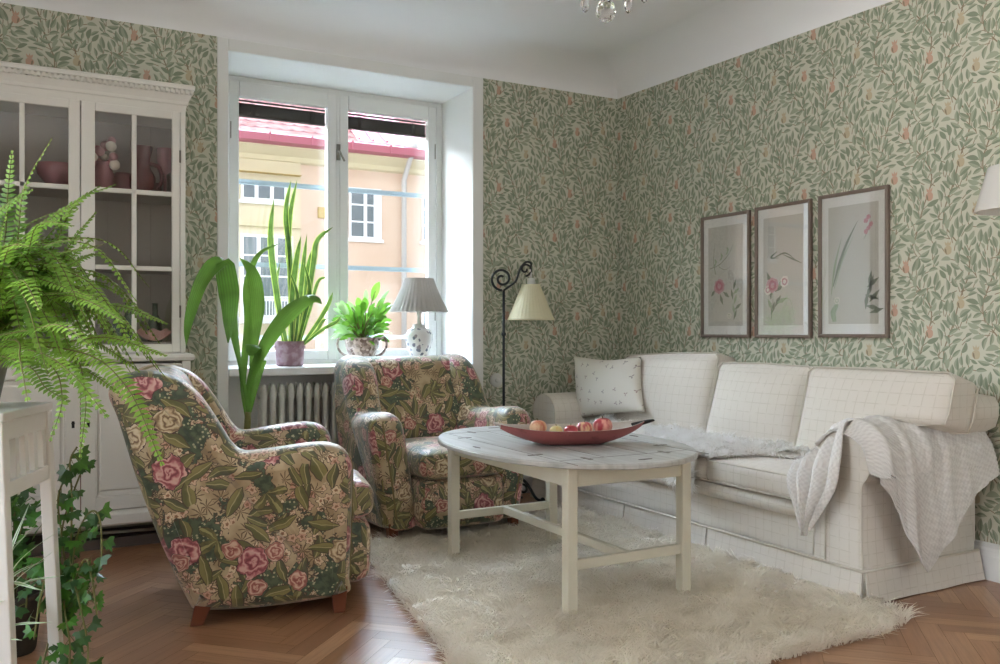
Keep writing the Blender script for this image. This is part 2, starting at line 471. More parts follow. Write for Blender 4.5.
    for sc, off, R0, p, reds in ((4.4,(2.2,.9,0),.054,.70,('#7b3338','#b3676b','#d3a89c')), (6.3,(8.4,6.2,0),.034,.42,('#8c483f','#b57c6c','#d3b39c')), (5.2,(4.4,9.2,0),.045,.35,('#6f5238','#bba27c','#d6c6a6'))):
        l, r, th, c = cell(sc, .9, off)
        R = g.mul(R0, g.add(1, g.add(g.mul(.9, rag), g.mul(.06, g.mth('COSINE', g.mul(th, 5))))))
        on = g.lt(c[2], p); t = g.mth('DIVIDE', r, R)
        ph = g.add(g.mul(t, 13.0), g.add(g.mul(11.0, w3), g.mul(1.3, g.mth('SINE', g.add(g.mul(th, 3), g.mul(t, 7))))))
        k = g.add(.5, g.mul(.5, g.mth('SINE', ph)))
        rose = g.ramp(g.add(g.mul(k, .8), g.mul(t, .15)), [(.05, srgb(reds[0])), (.45, srgb(reds[1])), (.9, srgb(reds[2]))])
        col = g.mix(g.mul(on, g.lt(t, 1.06)), col, srgb('#4c2a28'))
        col = g.mix(g.mul(on, g.lt(t, 1.0)), col, rose)
    g.color(col)
    g.bump(g.noise(uv, 400, 1), .08, .001); g.b.inputs['Coat Weight'].default_value = .25; g.b.inputs['Coat Roughness'].default_value = .45
    return g.m
M['chintz'] = chintz()
M['welt'] = plain('chair welt', '#7d7250', .8, .1, var=.2, scale=40)

def sofa_cloth(name, base, line, cell=.036, lw=.045, coord='UV'):
    g = G(name, .9, .1, sheen=.2); uv = g.coord(coord); s_ = g.sep(uv)
    def ln(x):
        f = g.mth('FRACT', g.mth('DIVIDE', x, cell)); return g.lt(f, lw*2)
    k = g.mth('MAXIMUM', ln(s_[0]), ln(s_[1]))
    n = g.noise(uv, 6, 3)
    b = g.mix(n, tuple(x*.95 for x in srgb(base)), srgb(base))
    g.color(g.mix(g.mul(k, g.step(g.noise(uv, 30, 2), .3, .6)), b, srgb(line)))
    g.bump(g.noise(uv, 300, 2), .12, .002); return g.m
M['sofa'] = sofa_cloth('checked sofa linen', '#d2cbc0', '#c3bbae', .047, .042)
M['sofa_plain'] = plain('sofa welt', '#c9c2b5', .9, .1)
# throw pillow: sparse grey sprigs on white
g = G('sprigged cotton', .9, .1); uv = g.coord('UV')
n = g.vor(uv, 13, '2D', 'F1', .7); loc = g.sep(g.vm('SUBTRACT', uv, n.outputs['Position'])); c = g.sep(n.outputs['Color'])
r = g.mth('SQRT', g.add(g.mul(loc[0],loc[0]), g.mul(loc[1],loc[1]))); th = g.add(g.mth('ARCTAN2', loc[1], loc[0]), g.mul(c[0],6.283))
sh = g.mul(.014, g.mth('POWER', g.mth('ABSOLUTE', g.mth('COSINE', g.mul(th, 1.5))), 3.0))
g.color(g.mix(g.mul(g.lt(r, sh), g.lt(c[1], .8)), srgb('#d9d5cb'), g.mix(c[2], srgb('#96928f'), srgb('#b09e98'))))
M['pillow'] = g.m
# waffle knit
g = G('waffle knit', .95, .05, sheen=.3); uv = g.coord('UV'); s_ = g.sep(uv)
wv = g.mul(g.mth('SINE', g.mul(s_[0], 2*PI/.030)), g.mth('SINE', g.mul(s_[1], 2*PI/.026)))
g.color(g.mix(g.step(wv, -.8, .6), srgb('#cdc8c3'), srgb('#d8d4cf')))
M['knit'] = g.m
M['sheep'] = leafmat('sheepskin wool', '#f2f0ed', '#fdfcfb', .95, .6, 14, .05, False)
M['sheep_base'] = plain('sheepskin hide', '#cfcac2', .95, .1, var=.1)
M['pile'] = leafmat('rug pile', '#f3eee4', '#fdf9f1', .95, .72, 10, .05, False)
M['rug_base'] = plain('rug backing', '#ebe5da', .95, .1, var=.08)
# table top: worn greyish white boards
g = G('worn grey table top', .32, .45); o = g.coord('Object'); s_ = g.sep(o)
st = g.noise(g.comb(g.mul(s_[0], 26), g.mul(s_[1], 2.2), 0), 1, 4)
g.color(g.mix(g.step(st, .4, .7), srgb('#b9b8b3'), srgb('#a4a29b'))); g.rough(g.add(.25, g.mul(st,.2)))
M['tabletop'] = g.m
M['brass'] = plain('dull brass', '#7d766c', .4, .5, metal=.6)
g = G('worn red paint', .55, .3); o = g.coord('Object')
n = g.noise(o, 22, 5, .65)
g.color(g.mix(g.step(n,.52,.72), srgb('#9b5a58'), srgb('#824a49')))
M['redpaint'] = g.m
M['bowlin'] = plain('worn bowl inside', '#b7ada2', .7, .2, var=.15, scale=20)
def apple(name, a, b):
    g = G(name, .3, .5); o = g.coord('Object'); n = g.noise(g.vm('MULTIPLY', o, (1,1,.35)), 45, 3)
    g.color(g.mix(g.step(n,.4,.62), srgb(a), srgb(b))); return g.m
M['apA'] = apple('apple peach', '#c9785f', '#d9b08a'); M['apB'] = apple('apple yellow', '#d3c58a', '#d9b674'); M['apC'] = apple('apple red', '#8e2730', '#b0454a'); M['apD'] = apple('apple striped', '#a8404a', '#d8b087'); M['apE'] = apple('apple big', '#a2323c', '#cf8f82')
# vase with blue-grey sprays
g = G('painted porcelain', .2, .5); o = g.coord('Object')
w = g.vm('ADD', o, g.vm('SCALE', g.noise(o, 30, 2, col=True), sc=.02))
n = g.vor(w, 36, '3D', 'F1', 1); c = g.sep(n.outputs['Color'])
n2 = g.noise(o, 38, 2)
k = g.mul(g.lt(n.outputs['Distance'], .44), g.lt(c[0], .58))
g.color(g.mix(k, srgb('#dcdcda'), g.mix(c[1], srgb('#6d7886'), srgb('#9a9197'))))
M['porcelain'] = g.m
g = G('mauve glazed pot', .5, .35); o = g.coord('Object'); n = g.noise(o, 24, 4)
g.color(g.mix(g.step(n,.4,.65), srgb('#8f6f78'), srgb('#a9929a'))); M['mauve'] = g.m
g = G('silvered basket pot', .35, .5, .35); o = g.coord('Object'); n = g.vor(o, 55, '3D'); c = g.sep(n.outputs['Color'])
g.color(g.mix(c[0], srgb('#6c5a50'), srgb('#d4c6bd'))); g.bump(n.outputs['Distance'], .6, .006); M['basket'] = g.m
# pictures
g = G('picture frame', .5, .3); o = g.coord('Object'); n = g.noise(g.vm('MULTIPLY', o, (30,30,4)), 1, 3)
g.color(g.mix(n, srgb('#6d5f56'), srgb('#8c7d72'))); M['frame'] = g.m
M['mount'] = plain('white mount', '#dcdad4', .9, .1, var=.01)
M['print'] = plain('print paper', '#bdb9ae', .9, .1, var=.03)
M['ink'] = plain('print grey green', '#7d8373', .9, .1, var=.15, scale=40)
M['ink2'] = plain('print sage', '#9aa58c', .9, .1, var=.15, scale=40)
M['pinkink'] = plain('print pink', '#bd9094', .9, .1, var=.2, scale=60)
M['roseink'] = plain('print rose', '#b4737a', .9, .1, var=.2, scale=60)
M['paleink'] = plain('print pale', '#d8cfc4', .9, .1, var=.1, scale=60)
# outside
g = G('peach render', .9, .1); o = g.coord('Object'); s_ = g.sep(o)
n = g.noise(o, .7, 4)
g.color(g.mix(g.step(n,.3,.7), srgb('#cdb09a'), srgb('#d6bda9'))); M['peach'] = g.m
M['yellow'] = plain('yellow render', '#d2c4a6', .9, .1, var=.05, scale=1)
M['cornice'] = plain('pale yellow cornice', '#d2c4a2', .9, .1, var=.05, scale=1)
M['lintel'] = plain('ochre lintel', '#b59a5c', .9, .1, var=.1, scale=3)
M['extwin'] = plain('white exterior frame', '#e8e8e6', .6, .3)
M['extglass'] = plain('dark exterior pane', '#646d73', .15, .6, var=.3, scale=1)
M['curtain'] = plain('net curtain', '#dfe3e4', .9, .1)
M['gutter'] = plain('red sheet metal', '#a95a68', .5, .4)
M['downpipe'] = plain('grey downpipe', '#b9b4b0', .5, .4)
M['rail'] = plain('blue grey bar', '#a9bac2', .5, .4)
M['extrail'] = plain('pale railing', '#cfd3d4', .5, .4)
g = G('clay roof tiles', .8, .2); o = g.coord('UV'); s_ = g.sep(o)
row = g.mth('FLOOR', g.mth('DIVIDE', s_[1], .34))
cx_ = g.mth('FRACT', g.add(g.mth('DIVIDE', s_[0], .26), g.mul(row, .5))); cy_ = g.mth('FRACT', g.mth('DIVIDE', s_[1], .34))
edge = g.lt(cy_, g.add(.10, g.mul(.3, g.mth('POWER', g.mth('ABSOLUTE', g.sub(g.mul(cx_,2),1)), 2))))
n = g.noise(o, 3, 4)
g.color(g.mix(edge, g.mix(g.step(n,.35,.65), srgb('#8f544c'), srgb('#a87b72')), srgb('#5d2c2e'))); g.bump(cy_, .5, .05); M['tiles'] = g.m
M['zinc'] = plain('pink sheet roof', '#cc7f8b', .5, .4, var=.08, scale=1)
M['asphalt'] = plain('street', '#8f8d89', .9, .1)
# ------------------------------------------------------------------ room shell
LEFT_Z, LEFT_H = 0.7, 2.3; REAR_X0, REAR_X1, REAR_Z0, REAR_Z1 = -1.75, -.15, .15, 2.5; LEFT_Y0, LEFT_Y1 = -4.6, -2.0
XL, YB = -5.0, -6.8                      # unseen left and rear walls
WX0, WX1 = -2.616, -1.122                # window opening
HEAD, SILL, DEEP = 2.58, 0.845, 0.45
TOPZ = 2.65; COVE_W, COVE_H = .30, .17; CEIL = TOPZ + COVE_H

# -------- wallpaper repeat: generic leafy trail, drawn as leaves on a ground
def clip_poly(P, x0, x1, z0, z1):
    for ax, lim, sg in ((0,x0,1),(0,x1,-1),(1,z0,1),(1,z1,-1)):
        out = []
        for i in range(len(P)):
            a, b = P[i], P[(i+1)%len(P)]
            ia, ib = sg*(a[ax]-lim) >= 0, sg*(b[ax]-lim) >= 0
            if ia: out.append(a)
            if ia != ib:
                t = (lim-a[ax])/(b[ax]-a[ax]); out.append((a[0]+(b[0]-a[0])*t, a[1]+(b[1]-a[1])*t))
        P = out
        if len(P) < 3: return []
    return P
TILE_W, TILE_H = .54, .62
def make_tile():
    R = random.Random(11); polys = []
    def tdist(a, b):
        dx = abs(a[0]-b[0]); dx = min(dx, TILE_W-dx); dz = abs(a[1]-b[1]); dz = min(dz, TILE_H-dz); return math.hypot(dx, dz)
    occ = []
    # sinuous main stems
    def stem(pts, w):
        for (a, b) in zip(pts, pts[1:]):
            d = Vector((b[0]-a[0], b[1]-a[1])); 
            if d.length < 1e-6: continue
            n = Vector((-d.y, d.x)).normalized()*w/2
            polys.append(([(a[0]-n.x,a[1]-n.y),(a[0]+n.x,a[1]+n.y),(b[0]+n.x,b[1]+n.y),(b[0]-n.x,b[1]-n.y)], 3, 0))
    mains = []
    for k, x0 in enumerate((.08, .26, .44)):
        ph = k*2.1
        mains.append(lambda z, x0=x0, ph=ph: x0 + .055*math.sin(2*PI*z/TILE_H + ph) + .015*math.sin(4*PI*z/TILE_H+ph*2))
        stem([(mains[k](TILE_H*i/24), TILE_H*i/24) for i in range(25)], .0060)
    # fruits
    for (fx, fz, mi) in ((.15,.10,4),(.35,.33,5),(.03,.42,4),(.48,.17,5),(.21,.52,4),(.42,.55,5)):
        c = [(fx+.019*math.cos(2*PI*i/12)*(1+.06*math.cos(6*PI*i/12)), fz+.021*math.sin(2*PI*i/12)) for i in range(12)]
        polys.append((c, mi, 2))
        polys.append(([(fx-.012,fz+.02),(fx-.016,fz+.04),(fx-.005,fz+.03),(fx,fz+.043),(fx+.005,fz+.03),(fx+.016,fz+.04),(fx+.012,fz+.02)], mi, 2))
        polys.append(([(fx+.004,fz-.022),(fx+.014,fz-.008),(fx+.016,fz+.010),(fx+.008,fz+.004)], 3, 3))
        for q in ((fx,fz),(fx,fz+.03)): occ.append((q[0]%TILE_W, q[1]%TILE_H, .021))
    # leaves
    n = 0; tries = 0
    while tries < 14000 and n < 420:
        tries += 1
        x, z = R.random()*TILE_W, R.random()*TILE_H
        # nearest stem decides the flow
        k = min(range(3), key=lambda k: min(abs(x-mains[k](z)), TILE_W-abs(x-mains[k](z))))
        sl = (mains[k](z+.01)-mains[k](z-.01))/.02
        side = 1 if ((x-mains[k](z)+TILE_W/2)%TILE_W) > TILE_W/2 else -1
        ang = math.atan2(1, sl) - side*R.uniform(.1, 1.35)
        if R.random() < .3: ang += R.uniform(-1.6, 1.6)
        L = R.uniform(.044, .066) if tries < 9000 else R.uniform(.028,.042); W = L*R.uniform(.165,.215)
        d = Vector((math.cos(ang), math.sin(ang))); nn = Vector((-d.y, d.x)); bend = R.uniform(-.16,.16)*L
        def P(t, w): return (x + d.x*(t-.5)*L + nn.x*(w + bend*(1-(2*t-1)**2)), z + d.y*(t-.5)*L + nn.y*(w + bend*(1-(2*t-1)**2)))
        smp = [P(t,0) for t in (.12,.35,.6,.85)]
        ok = all(tdist(q, o) > (o[2] + (.0108 if tries < 9000 else .0088)) for q in smp for o in occ)
        if not ok: continue
        for q in smp: occ.append((q[0]%TILE_W, q[1]%TILE_H, .0035))
        T = [0,.12,.3,.5,.7,.86,1]; prof = [0,.62,.95,1,.8,.45,0]
        mid = [P(t,0) for t in T]
        up_ = [P(t,W*p) for t,p in zip(T,prof)]; lo_ = [P(t,-W*p) for t,p in zip(T,prof)]
        a, b = (1,2) if R.random() < .6 else (2,1)
        if R.random() < .25: a = b
        polys.append((mid + up_[-2:0:-1], a, 1)); polys.append((mid + lo_[-2:0:-1], b, 1))
        e = (x - d.x*(.5*L+.022) - side*nn.x*.006, z - d.y*(.5*L+.022) - side*nn.y*.006)
        stem([e, P(0,0), P(.15,0)], .0036)
        n += 1
    return polys
TILE = make_tile()
WPM = [M['paper'], M['leafA'], M['leafB'], M['stemW'], M['fruit'], M['fruitB'], M['white_wall']]
def paper(mb, to3, x0, x1, z0, z1top):
    """fill the rectangle x0..x1, z0..top(x) of a wall with the repeat"""
    zmax = max(z1top(x0), z1top(x1))
    for i in range(math.floor(x0/TILE_W)-1, math.ceil(x1/TILE_W)+1):
        for j in range(math.floor(z0/TILE_H)-1, math.ceil(zmax/TILE_H)+1):
            ox, oz = i*TILE_W, j*TILE_H
            if ox > x1+.1 or ox+TILE_W < x0-.1: continue
            for P, mi, lay in TILE:
                Q = [(p[0]+ox, p[1]+oz) for p in P]
                mx, mz = sum(p[0] for p in Q)/len(Q), sum(p[1] for p in Q)/len(Q)
                if mx < x0-.1 or mx > x1+.1 or mz < z0-.1 or mz > zmax+.1: continue
                zt = z1top(mx)
                if any(p[0] < x0 or p[0] > x1 or p[1] < z0 or p[1] > zt for p in Q): Q = clip_poly(Q, x0, x1, z0, zt)
                if len(Q) < 3: continue
                mb.add([to3(p[0], p[1], .0005 + .0004*lay) for p in Q], [tuple(range(len(Q)))], mi)
backtop = lambda x: TOPZ + .002*0
righttop = lambda y: TOPZ - .0195*(-y) if y > -2.4 else TOPZ - .047
def shell_piece(mb, x0,x1,y0,y1,z0,z1, front=None):
    mb.box(x0,x1,y0,y1,z0,z1, 6)
    if front == 'y': mb.add([(x0,y0-.0003,z0),(x1,y0-.0003,z0),(x1,y0-.0003,min(z1,TOPZ)),(x0,y0-.0003,min(z1,TOPZ))], [(0,1,2,3)], 0)
PAPX0, PAPX1 = -2.674, -1.048            # wallpaper stops at the plain window surround
wb = MB(); wb.keepn = True
shell_piece(wb, XL, WX0, 0, .62, 0, CEIL)
shell_piece(wb, WX1, .25, 0, .62, 0, CEIL)
shell_piece(wb, WX0, WX1, 0, .62, HEAD, CEIL)
shell_piece(wb, WX0, WX1, .22, .62, 0, SILL-.045)
for a, b in ((XL, PAPX0), (PAPX1, 0)):
    wb.add([(a,-.0003,0),(b,-.0003,0),(b,-.0003,TOPZ),(a,-.0003,TOPZ)], [(0,1,2,3)], 0)
    paper(wb, lambda x,z,d: (x, -d, z), a, b, .13, backtop)
struct(wb.build('wall_back', WPM, smooth=False))
wr = MB(); wr.keepn = True
wr.box(0, .25, YB, 0, 0, CEIL, 6)
n = 24
for i in range(n):
    a, b = YB*i/n, YB*(i+1)/n
    wr.add([(-.0003,a,0),(-.0003,b,0),(-.0003,b,righttop(b)),(-.0003,a,righttop(a))], [(0,1,2,3)], 0)
paper(wr, lambda y,z,d: (-d, y-.233, z), -3.967, .233, .13, lambda y: righttop(y-.233))
struct(wr.build('wall_right', WPM, smooth=False))
# unseen left and rear walls; both openings are invented to let in daylight
wl = MB(); wl.box(XL-.2, XL, YB, LEFT_Y0, 0, CEIL); wl.box(XL-.2, XL, LEFT_Y1, 0, 0, CEIL); wl.box(XL-.2, XL, LEFT_Y0, LEFT_Y1, LEFT_H, CEIL); wl.box(XL-.2, XL, LEFT_Y0, LEFT_Y1, 0, LEFT_Z)
struct(wl.build('wall_left', M['white_wall'], smooth=False))
wq = MB(); wq.box(XL-.2, REAR_X0, YB-.3, YB, 0, CEIL); wq.box(REAR_X1, .25, YB-.3, YB, 0, CEIL); wq.box(REAR_X0, REAR_X1, YB-.3, YB, 0, REAR_Z0); wq.box(REAR_X0, REAR_X1, YB-.3, YB, REAR_Z1, CEIL)
struct(wq.build('wall_rear', M['white_wall'], smooth=False))
# ceiling with a coved edge along the back and right walls
cl = MB()
cl.box(XL, .25, YB, .25, CEIL, CEIL+.2)
N = 10
def cove(t): a = PI/2*t; return COVE_W*(1-math.cos(a)), -COVE_H*(1-math.sin(a))
def cv(s, t, wall):
    o, dz = cove(t)
    o = max(o, 0); z = CEIL + dz - .002
    if wall == 'back': return Vector((lerp(XL, -o, s), -o, z))
    return Vector((-o, lerp(-o, YB, s), z - (TOPZ - righttop(lerp(-o, YB, s)))*(1-t)))
cl.grid(lambda s,t: cv(s, t, 'back'), 30, N); cl.grid(lambda s,t: cv(s, t, 'right'), 40, N)
struct(cl.build('ceiling', M['ceiling'], weld=1e-4, autosmooth=40))
# floor: herringbone blocks over a dark base, each block with a tone of its own
def build_floor():
    L, W = .42, .07; ca, sa = math.cos(PI/4), math.sin(PI/4)
    vs, fs, tone, uvs, mi = [], [], [], [], []
    R = random.Random(3)
    vs += [(XL,YB,-.002),(0.0,YB,-.002),(0.0,.25,-.002),(XL,.25,-.002)]; fs.append((0,1,2,3)); tone += [0]*4; uvs += [(0,0)]*4; mi.append(1)
    g_ = .0006
    for k in range(-140, 140):
        for m in range(-40, 40):
            for v in (0, 1):
                x0, y0 = k*W + m*(L+W), k*W + m*(W-L)
                if v: x0, y0, w, h = x0+L, y0+W-L, W, L
                else: w, h = L, W
                P = [(x0+g_,y0+g_),(x0+w-g_,y0+g_),(x0+w-g_,y0+h-g_),(x0+g_,y0+h-g_)]
                Q = [(p[0]*ca-p[1]*sa-2.2, p[0]*sa+p[1]*ca-2.5) for p in P]
                if max(q[0] for q in Q) < XL or min(q[0] for q in Q) > 0 or max(q[1] for q in Q) < YB or min(q[1] for q in Q) > .25: continue
                U = [(p[0]-x0, p[1]-y0) for p in P]
                if v: U = [(b, a) for a, b in U]
                Qc = clip_poly(Q, XL, 0.0, YB, .22)
                if len(Qc) < 3: continue
                if len(Qc) != 4 or Qc != Q: U = [(0.1,0.03)]*len(Qc)
                ro = R.random()*30; t = min(1, max(0, R.gauss(.5,.22)))
                b = len(vs); vs += [(q[0],q[1],0) for q in Qc]; fs.append(tuple(range(b, b+len(Qc))))
                tone += [t]*len(Qc); uvs += [(u[0]+ro, u[1]+ro*.37) for u in U]; mi.append(0)
    me = bpy.data.meshes.new('floor'); me.from_pydata(vs, [], fs)
    me.materials.append(M['parquet']); me.materials.append(M['gap']); me.polygons.foreach_set('material_index', mi)
    uv = me.uv_layers.new(name='UVMap'); uv.data.foreach_set('uv', np.array(uvs, dtype=float).ravel())
    at = me.attributes.new('tone', 'FLOAT', 'CORNER'); at.data.foreach_set('value', np.array(tone, dtype=float))
    o = bpy.data.objects.new('floor', me); COL.objects.link(o); return struct(o)
build_floor()
# baseboards
def baseboard(name, pts):
    mb = MB(); prof = [(0,0),(.022,0),(.022,.10),(.016,.125),(.010,.135),(.010,.150),(0,.155)]
    (xa,ya),(xb,yb) = pts; d = Vector((xb-xa, yb-ya,0)).normalized(); n = Vector((d.y,-d.x,0))
    mb.loft([[Vector((x,y,0)) + n*o + Vector((0,0,z)) for o,z in prof] for x,y in ((xa,ya),(xb,yb))])
    return struct(mb.build(name, M['white_paint'], smooth=False))
baseboard('baseboard_right', ((-.0022, -.022), (-.0022, YB)))
baseboard('baseboard_back', ((WX1+.05, -.0022), (-.03, -.0022)))
# raised plain surround of the window opening
tr = MB()
for x0, x1 in ((PAPX0, WX0), (WX1, PAPX1)):
    tr.box(x0, x1, -.012, .0, 0, TOPZ-.002)
tr.box(WX0, WX1, -.012, 0, HEAD, TOPZ-.002)
struct(tr.build('trim_1', M['white_wall'], smooth=False, bevel=.004))

# ------------------------------------------------------------------ window
win = MB(); FY0, FY1 = DEEP, DEEP+.06
fz0, fz1 = SILL, HEAD
MIDX = -1.850
win.box(WX0, -2.53, FY0, FY1, fz0, fz1); win.box(WX1-.04, WX1, FY0, FY1, fz0, fz1)
win.box(-2.53, WX1-.04, FY0, FY1, fz1-.035, fz1); win.box(-2.53, WX1-.04, FY0, FY1, fz0, fz0+.03)
win.box(MIDX-.010, MIDX+.010, FY0-.008, FY1, fz0+.03, fz1-.035)
# outer frame
win.box(WX0, WX0+.10, .52, .60, fz0, fz1); win.box(WX1-.045, WX1, .52, .60, fz0, fz1); win.box(WX0+.10, WX1-.045, .52, .60, fz1-.05, fz1); win.box(WX0+.10, WX1-.045, .52, .60, fz0, fz0+.05); win.box(MIDX-.035, MIDX+.035, .52, .60, fz0+.05, fz1-.05)
window = struct(win.build('window_1', M['white_paint'], smooth=False, bevel=.004))
def sash(x0, x1):
    m = MB(); y0, y1 = DEEP-.012, DEEP+.04; w = .058; a, b = fz0+.024, fz1-.03
    m.box(x0, x0+w, y0, y1, a, b); m.box(x1-w, x1, y0, y1, a, b); m.box(x0+w, x1-w, y0, y1, b-.093, b); m.box(x0+w, x1-w, y0, y1, a, a+.062)
    s = m.build('sash', M['white_paint'], window, smooth=False, bevel=.006)
    q = MB(); q.box(x0+w-.004, x1-w+.004, DEEP+.016, DEEP+.019, a+.058, b-.088); q.build('pane', M['glass'], s, smooth=False)
    for z in (a+.3, b-.3):               # corner irons
        q = MB(); q.box(x0+.006 if x0 < -2 else x1-.012, x0+.012 if x0 < -2 else x1-.006, y0-.006, y0, z-.05, z+.05); q.build('hinge', M['steel'], s, smooth=False)
    # blind stacked at the head, between the two sashes
    q = MB()
    for k in range(9): q.box(x0+w+.004, x1-w-.004, DEEP+.03, DEEP+.055, b-.190+k*.0072, b-.186+k*.0072)
    q.box(x0+w+.002, x1-w-.002, DEEP+.028, DEEP+.057, b-.200, b-.188); q.box(x0+w+.002, x1-w-.002, DEEP+.028, DEEP+.057, b-.128, b-.121); q.box(x0+w+.002, x1-w-.002, DEEP+.034, DEEP+.052, b-.108, b-.101)
    for xx in (x0+w+.09, x1-w-.09): q.box(xx-.012, xx+.012, DEEP+.026, DEEP+.030, b-.202, b-.119)
    for xx in (x0+w+.09, x1-w-.09): q.box(xx-.002, xx+.002, DEEP+.040, DEEP+.044, b-.121, b-.095)
    q.build('blind', M['blind'], window, smooth=False)
    # outer sash with two glazing bars, white paint tinted blue grey for sky shade
    q = MB()
    for z in (1.965, 1.46): q.box(x0+.02, x1-.02, .535, .565, z-.014, z+.014)
    q.build('glazing_bar', M['rail'], window, smooth=False)
    q = MB(); q.box(x0+.03, x1-.03, .550, .553, fz0+.04, fz1-.04); q.build('outer_pane', M['glass'], window, smooth=False)
    return s
sash(-2.522, MIDX-.010); sash(MIDX+.010, -1.170)
q = MB()
for z in (1.10, 2.18):
    q.box(MIDX-.012, MIDX+.012, DEEP-.022, DEEP-.012, z-.05, z+.05); q.tube([(MIDX, DEEP-.02, z), (MIDX, DEEP-.045, z), (MIDX+.03, DEEP-.05, z-.06)], .007)
q.build('handle', M['steel'], window)
# sill board and the little rail outside
ws = MB(); ws.box(WX0+.001, WX1-.001, -.02, DEEP-.012, SILL-.045, SILL)
struct(ws.build('window_sill', M['sill'], window, smooth=False, bevel=.006))
rl = thing('window_railing', 'low grey blue safety railing outside the window above the sill', 'railing', (-1.87, .72, .86))
m = MB(); m.box(WX0-.05, WX1+.05, .70, .72, .995, 1.02); m.build('top_rail', M['rail'], rl, smooth=False)
for x in (-2.55, -2.2, -1.9, -1.5, -1.2):
    m = MB(); m.box(x-.008, x+.008, .70, .72, .62, .995); m.build('post', M['rail'], rl, smooth=False)

# ------------------------------------------------------------------ radiator in the niche
rad = thing('radiator', 'white ribbed column radiator under the windowsill', 'radiator', (-1.85, .09, 0))
def rad_section(x):
    m = MB()
    for yy, in ((.045,), (.125,)):
        pts = [(x, yy, .14), (x, yy, .20), (x, yy, .66), (x, yy, .715)]
        rings = []
        for z, wx, wy in ((.125,.006,.012),(.15,.017,.02),(.20,.0165,.022),(.64,.0165,.022),(.70,.019,.026),(.735,.014,.02),(.752,.004,.006)):
            rings.append([(x+wx*math.cos(2*PI*k/12), yy+wy*math.sin(2*PI*k/12), z) for k in range(12)])
        m.loft(rings)
    m.box(x-.019, x+.019, .04, .13, .665, .70); m.box(x-.019, x+.019, .04, .13, .15, .185)
    return m
first = None
for k in range(25):
    x = -2.41 + k*.051
    if first is None: first = rad_section(x).build('section', M['radiator'], rad); x_first = x
    else:
        c = first.copy(); COL.objects.link(c); c.parent = rad; c.location.x += x - x_first
m = MB(); m.tube([(-2.44,.085,.17),(-2.50,.085,.17),(-2.50,.085,.0)], .011); m.lathe([(.02,-.03),(.024,-.02),(.024,.02),(.016,.03)], (-2.46,.085,.17), 12, M=Matrix.Rotation(PI/2,4,'Y'))
m.build('valve_pipe', M['radiator'], rad)
for x in (-2.36, -1.24):
    m = MB(); m.box(x-.012, x+.012, .03, .14, .0, .13); m.build('bracket', M['radiator'], rad, smooth=False)
# round wall outlet beside the window
o = thing('wall_outlet', 'round white cover plate low on the wallpaper beside the window', 'outlet', tuple(py(496,380,0)))
m = MB(); c = py(496,380,0); m.lathe([(.045,0),(.045,.006),(.040,.010),(.018,.011)], (c.x, c.y-.001, c.z), 28, M=Matrix.Rotation(PI/2,4,'X')); m.build('cover', M['whitepot'], o)
m = MB(); m.lathe([(.016,0),(.016,.014),(.006,.016)], (c.x, c.y-.011, c.z), 16, M=Matrix.Rotation(PI/2,4,'X')); m.build('knob', M['whitepot'], o)

# ------------------------------------------------------------------ house across the street
FYD = 14.0
def fp(x, y, Y=FYD): return py(x, y, Y)
bl = thing('apartment_building', 'peach and yellow rendered house with tiled roof across the street', 'building', (fp(330,300).x, FYD, -4))
zgB = fp(283,142,FYD-.62).z; GH = fp(283,133,FYD-.62).z - zgB; zg = zgB + .02   # gutter height
za = fp(283,108).z
XA, XB = fp(239,140).x - 40, fp(430,150).x + 22
xdiv = fp(300,200).x                     # yellow bay ends here
m = MB(); m.box(XA, XB, FYD, FYD+8, -4, zg-.1); m.build('wall', M['peach'], bl, smooth=False)
m = MB(); m.box(fp(239,140).x-4, xdiv, FYD-.05, FYD-.001, -4, fp(283,160).z); m.build('yellow_wall', M['yellow'], bl, smooth=False)
m = MB()
zc0 = fp(283,163).z
prof = [(0, zc0), (.10, zc0+.03), (.14, zc0+.12), (.30, zc0+.2), (.42, zg-.08), (.42, zg-.02), (0, zg-.02)]
m.loft([[(x, FYD-o, z) for o, z in prof] for x in (XA, XB)]); m.build('cornice', M['cornice'], bl, smooth=False)
m = MB(); prof = [(.40, zg-.06), (.62, zg-.02), (.64, zg+GH-.06), (.58, zg+GH-.02), (.40, zg+GH-.04)]
m.loft([[(x, FYD-o, z) for o, z in prof] for x in (XA, XB)])
for k in range(88):
    x = XA + k*.9; m.box(x-.02, x+.02, FYD-.66, FYD-.62, zg-.03, zg+GH-.03)
m.build('gutter', M['gutter'], bl, smooth=False)
# roof slope
m = MB(); RS = 5.0
m.v = [(XA,FYD-.55,zg+GH-.06),(XB,FYD-.55,zg+GH-.06),(XB,FYD+RS,zg+GH-.06+RS*.72),(XA,FYD+RS,zg+GH-.06+RS*.72),(XA,FYD-.55,zg+GH-.16),(XB,FYD-.55,zg+GH-.16),(XB,FYD+RS,zg+GH-.16+RS*.72),(XA,FYD+RS,zg+GH-.16+RS*.72)]
m.f = [(0,1,2,3),(7,6,5,4),(0,4,5,1),(2,6,7,3)]; m.m = [0]*4
rf = m.build('roof', M['tiles'], bl, smooth=False)
uvl = rf.data.uv_layers.new(name='UVMap')
for l in rf.data.loops:
    v = rf.data.vertices[l.vertex_index].co; uvl.data[l.index].uv = (v.x, v.y*1.23)
